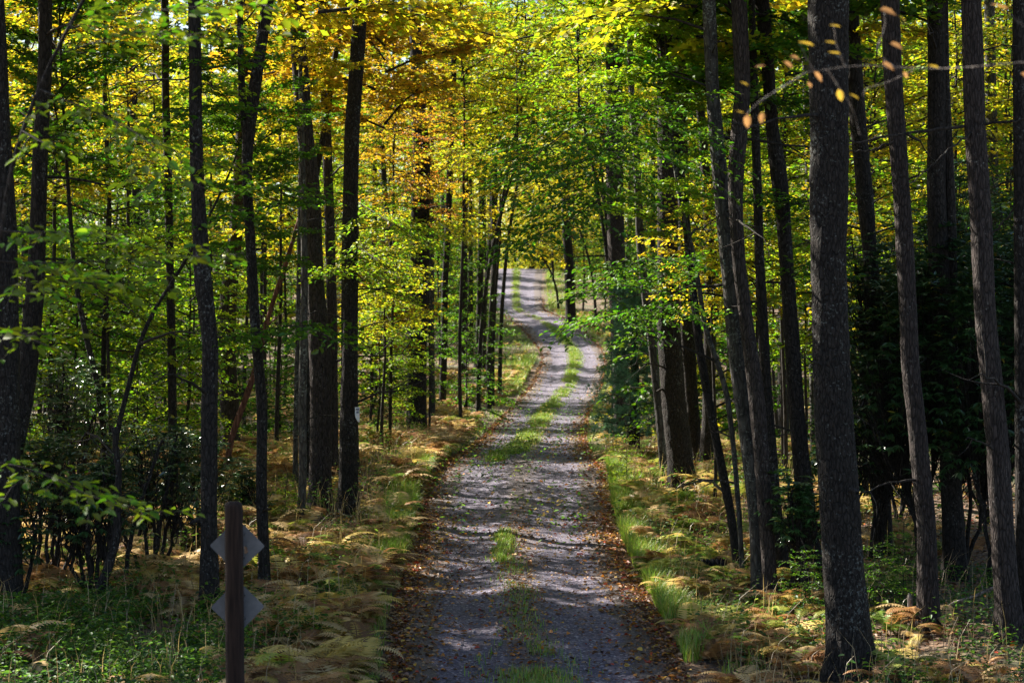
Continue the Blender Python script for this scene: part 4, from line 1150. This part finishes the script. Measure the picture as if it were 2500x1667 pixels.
def plant_ferns(acc, x, y, lod, rg, probs, size, nf=6):
    m = len(x)
    if m == 0:
        return
    g = ground(x, y)
    base = np.repeat(np.column_stack([x, y, g]), nf, 0)
    M = m * nf
    az = rg.uniform(0, 6.28, M); sc = np.repeat(rg.uniform(.5, 1.35, m), nf) * rg.uniform(.7, 1.15, M) * size
    pit = rg.normal(-.05, .3, M)
    V, F = FRONDS[lod]
    Xl = V[:, 0][None] * np.cos(pit)[:, None] - V[:, 2][None] * np.sin(pit)[:, None] * .8
    Zl = V[:, 2][None] * np.cos(pit)[:, None] * rg.uniform(.7, 1.1, (M, 1)) + V[:, 0][None] * np.sin(pit)[:, None] * .5
    Yl = V[:, 1][None] + .12 * rg.normal(0, 1, (M, 1)) * V[:, 0][None] ** 2
    ca, sa = np.cos(az)[:, None], np.sin(az)[:, None]
    W = np.stack([Xl * ca - Yl * sa, Xl * sa + Yl * ca, np.maximum(Zl, .02)], -1) * sc[:, None, None] + base[:, None]
    k = V.shape[0]
    FF = (F[None] + (np.arange(M) * k)[:, None, None]).reshape(-1, 4)
    ci = np.repeat(np.array([rg.choice(6, p=p_) for p_ in probs(x, y)]), nf)
    sw = rg.random(M) < .25; ci[sw] = rg.choice(6, sw.sum(), p=[.3, .25, .15, .06, .08, .16])
    col = FCOL[ci] * rg.uniform(.55, 1.25, (M, 1))
    acc.add(W.reshape(-1, 3), FF, np.repeat(col, len(F), 0))


def fern_probs(x, y):
    out = []
    for a_, b_ in zip(x, y):
        left = a_ < 0
        nse = float(vnoise(a_ / 1.8, b_ / 3.5, 21))
        p_ = np.array([.28, .38, .16, .05, .06, .07]) if left else np.array([.20, .26, .26, .10, .14, .04])
        if nse > .25:
            p_ = p_ * [.6, .7, 1.2, 3, 3, .6]
        if not left and b_ < 27:
            p_ = p_ * [2, 1, .6, .8, .5, 1]
        out.append(p_ / p_.sum())
    return out


def fern_zone(n, y0, y1, rg, left=True, wmax=9.0, margin=.55, power=1.5):
    y = rg.uniform(y0, y1, n)
    d = margin + wmax * rg.random(n) ** power
    x = road_l(y) - d if left else road_r(y) + d
    ok = (np.abs(x) < y * .27 + 1) & (vnoise(x / 1.6, y / 2.2, 31) > -.3)
    return x[ok], y[ok]


rg = np.random.default_rng(55)
fa = Acc()
x, y = fern_zone(1000, 20.5, 33, rg); ok = ~((x < -3.2) & (y < 27)) | (rg.random(len(x)) < .2); plant_ferns(fa, x[ok], y[ok], 0, rg, fern_probs, .74, 6)
x, y = fern_zone(2100, 33, 62, rg, wmax=11); plant_ferns(fa, x, y, 1, rg, fern_probs, .84)
x, y = fern_zone(2600, 60, 105, rg, wmax=14, power=1.8, margin=.8); plant_ferns(fa, x, y, 2, rg, fern_probs, .62, 5)
x, y = fern_zone(900, 105, 170, rg, wmax=14, power=1.6, margin=1.0); plant_ferns(fa, x, y, 2, rg, fern_probs, .36, 5)
x, y = fern_zone(520, 20.5, 33, rg, False, 3.6, .5); ok = ~((x > 4.0) & (y < 33)) | (rg.random(len(x)) < .4); plant_ferns(fa, x[ok], y[ok], 0, rg, fern_probs, .6)
x, y = fern_zone(900, 33, 60, rg, False, 5.5, .6); plant_ferns(fa, x, y, 1, rg, fern_probs, .68)
x, y = fern_zone(1500, 60, 150, rg, False, 9, .8, 1.8); plant_ferns(fa, x, y, 2, rg, fern_probs, .5, 5)
ferns = fa.obj('fern_bed', M_FERN); ferns['kind'] = 'stuff'
ferns['label'] = 'browning bracken and hay-scented ferns covering both road banks'
print('fern quads', sum(len(f) for f in fa.f))


def blades(acc, x, y, z, h, rg, col):
    m = len(x)
    az = rg.uniform(0, 6.28, m); d = np.column_stack([np.cos(az), np.sin(az), np.zeros(m)]); s = np.column_stack([-np.sin(az), np.cos(az), np.zeros(m)])
    P = np.column_stack([x, y, z]); h = h[:, None]; ln = rg.uniform(.2, .9, (m, 1)); w = .0035 + .0012 * rg.random((m, 1)) + y[:, None] * .00004
    up = np.array([0, 0, 1.0])
    m1 = P + up * h * .55 + d * h * .22 * ln; t = P + up * h * (1 - .3 * ln) + d * h * .75 * ln
    V = np.stack([P - s * w, P + s * w, m1 + s * w * .8, m1 - s * w * .8, t + s * w * .1, t - s * w * .1], 1)
    b_ = np.arange(m)[:, None] * 6
    F = np.concatenate([b_ + [[0, 1, 2, 3]], b_ + [[3, 2, 4, 5]]], 1).reshape(-1, 4)
    acc.add(V.reshape(-1, 3), F, np.repeat(col, 2, 0))


ga = Acc()
rg = np.random.default_rng(66)


def grass(n, y0, y1, lat, h, dens=None, clump=.5):
    """lat(y, n) gives the x of n blades"""
    y = rg.uniform(y0, y1, n); x = lat(y, n)
    ok = vnoise(x / .45, y / .8, 41) > -clump + .35
    if dens is not None:
        ok &= rg.random(n) < dens(x, y)
    x, y = x[ok], y[ok]; m = len(x)
    z, u = road_surface(x, y)
    c = np.array([.17, .30, .03]) * rg.uniform(.7, 1.3, (m, 1)); yl = rg.random(m) < .3; c[yl] = np.array([.36, .33, .09]) * rg.uniform(.7, 1.2, (yl.sum(), 1))
    blades(ga, x, y, z - .01, h * rg.uniform(.5, 1.25, m), rg, c)


mid = lambda y: (road_l(y) + road_r(y)) / 2
grass(30000, 33, 54, lambda y, n: road_l(y) - .25 - np.abs(rg.normal(0, .3, n)), .40, lambda x, y: np.interp(y, [30, 33, 50, 56], [0.2, 1, 1, .3]))
grass(1800, 20, 31, lambda y, n: road_l(y) - .25 - np.abs(rg.normal(0, .5, n)), .28)
grass(36000, 24, 50, lambda y, n: road_r(y) + .22 + np.abs(rg.normal(0, .36, n)), .37, lambda x, y: np.interp(y, [24, 28, 46, 52], [.3, 1, 1, .5]))
grass(2000, 56, 96, lambda y, n: road_l(y) - .2 - np.abs(rg.normal(0, .3, n)), .2)
grass(5000, 92, 112, lambda y, n: road_l(y) - .5 - np.abs(rg.normal(0, .6, n)), .5)
grass(4000, 52, 130, lambda y, n: road_r(y) + .2 + np.abs(rg.normal(0, .3, n)), .25)
grass(7000, 110, 165, lambda y, n: road_l(y) - .3 - np.abs(rg.normal(0, 1.6, n)), .22, None, .8)
grass(4000, 130, 200, lambda y, n: np.where(rg.random(n) < .3, road_l(y) - .5 - np.abs(rg.normal(0, .5, n)), road_r(y) + .3 + np.abs(rg.normal(0, .9, n))), .22)
grass(4500, 20.5, 25.6, lambda y, n: mid(y) - .05 + rg.normal(0, .27, n), .15, lambda x, y: np.interp(y, [23.5, 25.6], [1, .15]))
grass(3500, 25, 33, lambda y, n: mid(y) - .05 + rg.normal(0, .2, n), .10, lambda x, y: .35 + 0 * x)
grass(2500, 33, 37, lambda y, n: mid(y) - .25 + rg.normal(0, .1, n), .12)
grass(2500, 51, 57, lambda y, n: mid(y) - .75 + rg.normal(0, .13, n), .2)
grass(17000, 55, 86, lambda y, n: mid(y) - .3 + .2 * np.clip((y - 57) / 20, 0, 1) + rg.normal(0, .2, n), .15, None, .62)
grass(17000, 84, 128, lambda y, n: mid(y) + .08 + rg.normal(0, .18, n), .17, None, .55)
grass(12000, 128, 205, lambda y, n: mid(y) + rg.normal(0, .17, n), .15, None, .5)
grass(9000, 128, 208, lambda y, n: road_r(y) + .5 + np.abs(rg.normal(0, 1.0, n)), .3, None, .8)
# dry stalks standing among the ferns
for n_, f_ in ((4200, lambda y, n: road_l(y) - .6 - 7 * rg.random(n) ** 1.3), (2200, lambda y, n: road_r(y) + .7 + 4.5 * rg.random(n) ** 1.3)):
    y = rg.uniform(20.5, 62, n_); x = f_(y, n_); m = n_
    blades(ga, x, y, ground(x, y), rg.uniform(.3, .95, m), rg, np.array([.38, .28, .14]) * rg.uniform(.5, 1.2, (m, 1)))
go = ga.obj('roadside_grass', M_GRASS); go['kind'] = 'stuff'

# low leafy plants on the forest floor
la = Acc()
rg = np.random.default_rng(71)


def low_plants(n, xf, y0, y1, size, cols, hmax=.3):
    y = rg.uniform(y0, y1, n); x = xf(y, n)
    ok = vnoise(x / .9, y / 1.4, 51) > -.35
    x, y = x[ok], y[ok]; m = len(x)
    nl = 9
    z = ground(x, y)
    P = np.repeat(np.column_stack([x, y, z]), nl, 0) + rg.normal(0, 1, (m * nl, 3)) * [.09, .09, 0] + np.column_stack([np.zeros((m * nl, 2)), rg.uniform(.03, hmax, m * nl)])
    az = rg.uniform(0, 6.28, m * nl)
    D = np.column_stack([np.cos(az), np.sin(az), rg.normal(-.1, .25, m * nl)])
    ll = size * rg.uniform(.6, 1.3, m * nl)
    V, F = leaves(P, D, np.array([0, 0, 1.]) + rg.normal(0, .3, (m * nl, 3)), ll, ll * .6, True)
    c = np.repeat(np.array(cols)[rg.integers(len(cols), size=m)], nl, 0) * rg.uniform(.7, 1.3, (m * nl, 1))
    la.add(V, F, np.repeat(c, 2, 0))


G1 = [(.05, .12, .02), (.07, .16, .02), (.04, .10, .03), (.10, .20, .02)]
low_plants(3600, lambda y, n: rg.uniform(-7.4, -2.2, n), 19.5, 28.5, .075, G1, .36)
low_plants(900, lambda y, n: road_l(y) - rg.uniform(.6, 4.5, n), 21, 36, .065, G1 + [(.14, .22, .03)], .6)
low_plants(700, lambda y, n: road_l(y) - rg.uniform(.8, 7, n), 34, 60, .075, G1 + [(.16, .22, .03)], .7)
low_plants(400, lambda y, n: road_r(y) + rg.uniform(.6, 4, n), 26, 50, .07, G1 + [(.16, .22, .03)], .6)
low_plants(1300, lambda y, n: road_r(y) + rg.uniform(.9, 6.0, n), 20.5, 34, .07, G1, .34)
low_plants(2600, lambda y, n: rg.uniform(-1, 1, n) * y * .27, 34, 90, .09, G1 + [(.16, .18, .03), (.22, .16, .05)], .5)
ok_ = la.obj('low_green_plants', M_LEAF); ok_['kind'] = 'stuff'

# fallen leaves
fl = Acc()
rg = np.random.default_rng(81)
LC = np.array([(.16, .08, .045), (.30, .19, .11), (.42, .17, .035), (.48, .30, .05), (.32, .05, .025), (.22, .13, .10), (.11, .06, .04)])


def fallen(x, y, size, p_=(.26, .24, .16, .08, .06, .12, .08)):
    m = len(x)
    z, u = road_surface(x, y)
    az = rg.uniform(0, 6.28, m)
    D = np.column_stack([np.cos(az), np.sin(az), rg.normal(.05, .22, m)])
    N = np.array([0, 0, 1.]) + rg.normal(0, .38, (m, 3))
    ll = size * rg.uniform(.55, 1.3, m)
    V, F = leaves(np.column_stack([x, y, z + .012 + .02 * rg.random(m)]), D, N, ll, ll * rg.uniform(.5, .85, m), True, .25)
    c = LC[rg.choice(7, m, p=p_)] * rg.uniform(.7, 1.25, (m, 1))
    fl.add(V, F, np.repeat(c, 2, 0))


def on_road(n, y0, y1, f):
    y = y0 + (y1 - y0) * rg.random(n); u = f(n)
    return mid(y) + u * (road_r(y) - road_l(y)) / 2, y


edge = lambda n: np.where(rg.random(n) < .5, -1, 1) * (1.0 - np.abs(rg.normal(0, .1, n)) * rg.choice([.5, 1, 2.4], n) + .10)
fallen(*on_road(9000, 20.5, 40, edge), .075)
fallen(*on_road(5000, 40, 75, edge), .085)
fallen(*on_road(3500, 75, 160, edge), .11)
fallen(*on_road(2600, 20.5, 40, lambda n: rg.uniform(-1, 1, n)), .065)
fallen(*on_road(900, 20.5, 38, lambda n: -.03 + rg.normal(0, .12, n)), .065)
fallen(*on_road(900, 40, 75, lambda n: rg.uniform(-1, 1, n)), .075)
n = 20000
y = rg.uniform(20.5, 48, n); x = rg.uniform(-1, 1, n) * (y * .265 + .5); ok = (x < road_l(y) - .1) | (x > road_r(y) + .1)
fallen(x[ok], y[ok], .085, (.32, .24, .12, .05, .03, .14, .10))
lo = fl.obj('fallen_leaves', M_LITTER); lo['kind'] = 'stuff'

# loose stones on the track
ls = Acc()
rg = np.random.default_rng(97)
x, y = on_road(5200, 20.5, 60, lambda n: rg.uniform(-1, 1, n))
z, u = road_surface(x, y)
m = len(x); r_ = rg.uniform(.006, .022, m) * rg.choice([.7, 1, 1.5], m, p=[.5, .4, .1])
o8 = np.array([(1, 0, 0), (0, 1, 0), (-1, 0, 0), (0, -1, 0), (.5, .3, .7), (-.4, .5, .65), (-.5, -.3, .7), (.4, -.5, .65)])
Vs = o8[None] * r_[:, None, None] * rg.uniform(.6, 1.3, (m, 8, 1)) * [1.2, 1.2, 1] + np.column_stack([x, y, z])[:, None]
Fs = np.array([(0, 1, 5, 4), (1, 2, 6, 5), (2, 3, 7, 6), (3, 0, 4, 7), (4, 5, 6, 7)])
ls.add(Vs.reshape(-1, 3), (Fs[None] + (np.arange(m) * 8)[:, None, None]).reshape(-1, 4), np.repeat(np.array([.17, .155, .18]) * rg.uniform(.5, 1.7, (m, 1)), 5, 0))
lg = ls.obj('loose_gravel', M_LITTER); lg['kind'] = 'stuff'

# sticks lying about
st = Acc()
rg = np.random.default_rng(91)
for k in range(260):
    y = rg.uniform(21, 55); x = rg.uniform(-1, 1) * y * .26
    if road_l(y) + .3 < x < road_r(y) - .3:
        continue
    az = rg.uniform(0, 6.28); L = rg.uniform(.25, 1.3); q = np.linspace(-.5, .5, 6)
    X, Y = x + L * q * math.cos(az), y + L * q * math.sin(az)
    st.add(*tube(np.column_stack([X, Y, ground(X, Y) + .02 + .12 * rg.random() * (q + .5)]) + rg.normal(0, .012, (6, 3)), np.linspace(.009, .003, 6) * rg.uniform(.6, 1.5), 5))
so_ = st.obj('twig_litter', M_GREYWOOD, None, True); so_['kind'] = 'stuff'

# ------------------------------------------------------------------ signpost, notice, culvert, dead wood
d = 15.1
pz = px(537, 1150, d)
g = float(ground(pz[0], d))
M_POST = plain_mat('stained_post_wood', (.024, .0145, .011), .85, 0, .6, 7, .35, .2, (8, 8, .5))
M_PLATE = plain_mat('weathered_aluminium', (.125, .13, .142), .6, .2, .3, 9, .06)
M_BOLT = plain_mat('galvanised_steel', (.3, .3, .3), .45, .9, .2, 30, .05)
sp = thing('sign_post', 'round dark brown wooden roadside post carrying two diamond signs seen from behind', 'signpost', (pz[0], d, g))
H = pz[2] - g
prof = [(.0, -.3, .074), (.0, .0, .074), (.0, H * .3, .073), (.0, H * .6, .072), (.0, H - .06, .069), (.0, H - .03, .066), (.0, H - .012, .056), (.0, H - .003, .04), (.0, H, .001)]
zz = np.array([p_[1] for p_ in prof]); rr = np.array([p_[2] for p_ in prof])
q = np.concatenate([np.linspace(-.3, H - .07, 60), zz[-5:]]); r_ = np.interp(q, zz, rr)
th = np.arange(28) / 28 * 2 * math.pi
TH, Q = np.meshgrid(th, q)
RR = r_[:, None] * (1 + .012 * vnoise(np.cos(TH) * 4 + 9, np.sin(TH) * 4 + Q * .4, 3) + .01 * vnoise(TH * 0, Q * 3, 5))
V = np.stack([RR * np.cos(TH) - .006 * (Q - H) * 1.2, RR * np.sin(TH), Q], -1)
i = np.arange(len(q) - 1)[:, None] * 28; j = np.arange(28)[None]; kk = (j + 1) % 28
a = Acc(); a.add(V.reshape(-1, 3), np.stack([i + j, i + kk, i + 28 + kk, i + 28 + j], -1).reshape(-1, 4)); a.obj('post', M_POST, sp, True)


def plate(cxp, cyp, half, y_off, tilt, rot):
    c = px(cxp, cyp, d + y_off) - np.array([pz[0], d, g])
    rad = .018; pts = []
    for k in range(4):
        a0 = k * math.pi / 2
        cc = np.array([math.cos(a0), math.sin(a0)]) * (half - rad * math.sqrt(2))
        for t_ in np.linspace(-math.pi / 4, math.pi / 4, 6):
            pts.append(cc + rad * np.array([math.cos(a0 + t_), math.sin(a0 + t_)]))
    pts = np.array(pts); n_ = len(pts)
    me = bpy.data.meshes.new('sign_plate')
    V = [(p_[0], -.0015, p_[1]) for p_ in pts] + [(p_[0], .0015, p_[1]) for p_ in pts]
    F = [tuple(range(n_)), tuple(range(2 * n_ - 1, n_ - 1, -1))] + [(k, n_ + k, n_ + (k + 1) % n_, (k + 1) % n_) for k in range(n_)]
    me.from_pydata(V, [], F); me.materials.append(M_PLATE); me.update()
    o = link('sign_plate', me, sp, c)
    o.rotation_euler = (tilt, rot, 0)
    for dz in (.09, -.09):
        a = Acc(); a.add(*tube(np.array([[0, -.012, 0], [0, -.0015, 0]]), [.007, .009], 8)); b_ = a.obj('bolt', M_BOLT, o, True); b_.location = (.055, 0, dz)
    return o


plate(545, 1253, .212, .085, R(1), R(.6))
plate(546, 1393, .207, .088, R(-2), R(-1))
dl = Acc(); V, F = leaves(np.array([[0, 0, 0], [.01, 0, .012], [-.006, 0, -.012]]), np.array([[.4, 0, 1.], [-.5, -.2, 1], [.8, 0, .5]]), np.array([[0, -1., .2]] * 3), .035, .026, True, .3)
dl.add(V, F, np.array([(.34, .20, .12)] * 6))
o = dl.obj('dead_leaf', M_LITTER); o.location = px(563, 1266, d + .078); o['label'] = 'curled tan dead leaf stuck to the back of the upper diamond sign'; o['category'] = 'leaf'

# the notice on the oak
root, bs = TR['L11']
cn = px(802.5, 952, bs[1]); rt = 41 / 2 / FPX * bs[1] + .024
M_NOTICE = plain_mat('white_notice_plastic', (.78, .79, .84), .5, 0, .06, 20, .05)
M_INK = plain_mat('faded_blue_ink', (.10, .13, .24), .7, 0, .2, 30, 0)
nt_ = thing('posted_notice', 'small white notice with faded blue letters wrapped round the dark oak', 'notice', cn)
a = Acc()
ph = np.linspace(R(38), R(92), 12); hz = np.linspace(.15, -.145, 12)
V, F = [], []
for iz, z in enumerate(hz):
    t0 = R(38) + R(26) * max(0, (-(z) + .02) / .165) ** 2 if z < .02 else R(38)
    for p_ in np.linspace(t0, R(92), 12):
        V.append([rt * math.sin(p_), -rt * math.cos(p_), z])
for iz in range(11):
    for ip in range(11):
        k = iz * 12 + ip; F.append([k, k + 12, k + 13, k + 1])
a.add(V, F); sh = a.obj('sheet', M_NOTICE, nt_, True)
so = sh.modifiers.new('thick', 'SOLIDIFY'); so.thickness = .003
a = Acc()


def stroke(pts):
    Q = np.array([[(rt + .003) * math.sin(R(p_)), -(rt + .003) * math.cos(R(p_)), z] for p_, z in pts]); a.add(*tube(Q, .006, 5))


stroke([(45, .085), (45, .13)]); stroke([(45, .13), (50, .10)]); stroke([(50, .10), (56, .13)]); stroke([(56, .13), (56, .085)])
stroke([(62, .085), (66, .13)]); stroke([(66, .13), (72, .085)])
stroke([(48, .03), (53, .075)]); stroke([(53, .075), (58, .03)]); stroke([(50, .045), (56, .045)])
stroke([(64, .03), (64, .072)]); stroke([(64, .072), (70, .05)])
a.obj('lettering', M_INK, nt_, True)

# culvert pipe in the ditch
M_PIPE = plain_mat('black_corrugated_plastic', (.010, .0105, .014), .8, 0, .3, 15, .1, .12)
cp = px(1655, 1303, 32.6)
cv = thing('culvert_pipe', 'black corrugated drain pipe poking out of the ferny ditch', 'pipe', cp)
q = np.linspace(-.75, .42, 190); ro = .15 + .013 * np.tanh(3 * np.sin(q / .075 * 2 * math.pi))
P = np.column_stack([q, q * .12, q * .05])
a = Acc(); a.add(*tube(P, ro, 28)); a.add(*tube(P[::-1], ro[::-1] - .022, 28))
ring0, _ = tube(P[-2:], [ro[-1], ro[-1]], 28); ring1, _ = tube(P[-2:], [ro[-1] - .022] * 2, 28)
k = np.arange(28); a.add(np.concatenate([ring0[28:], ring1[28:]]), np.stack([k, (k + 1) % 28, 28 + (k + 1) % 28, 28 + k], 1)); a.obj('pipe_wall', M_PIPE, cv, True)

# broken snag and fallen branch at right
p = at(2090, 1448)
sn = thing('broken_snag', 'short pale broken snag standing left of the brown ridged trunk', 'stump', p)
h = (1448 - 1362) / FPX * p[1]
a = Acc(); qz = np.linspace(-.08, h, 16); a.add(*tube(np.column_stack([.01 * np.sin(qz * 8), 0 * qz, qz]), np.interp(qz, [0, h * .9, h], [.042, .036, .012]) * (1 + .06 * rng.normal(0, 1, 16)), 10)); a.obj('trunk', M_GREYWOOD, sn, True)
p = at(2180, 1425)
fb = thing('fallen_branch', 'grey crooked dead branch lying before the dark rhododendron', 'branch', p)
main = [(2180, 1428), (2176, 1392), (2195, 1382), (2235, 1370), (2290, 1345), (2370, 1330)]
a = Acc(); Q, L = bend(np.array([px(x, y, p[1] - .05 * i) for i, (x, y) in enumerate(main)]) - p, 30); a.add(*tube(Q, np.linspace(.028, .012, 30), 8)); a.obj('branch', M_GREYWOOD, fb, True)
for tw in ([(2235, 1370), (2265, 1385), (2295, 1420)], [(2290, 1345), (2310, 1360), (2350, 1400)], [(2260, 1358), (2250, 1330), (2262, 1310)], [(2310, 1340), (2330, 1300), (2365, 1290)]):
    a = Acc(); Q, L = bend(np.array([px(x, y, p[1] - .12) for x, y in tw]) - p, 10); a.add(*tube(Q, np.linspace(.010, .003, 10), 5)); a.obj('twig', M_GREYWOOD, fb, True)
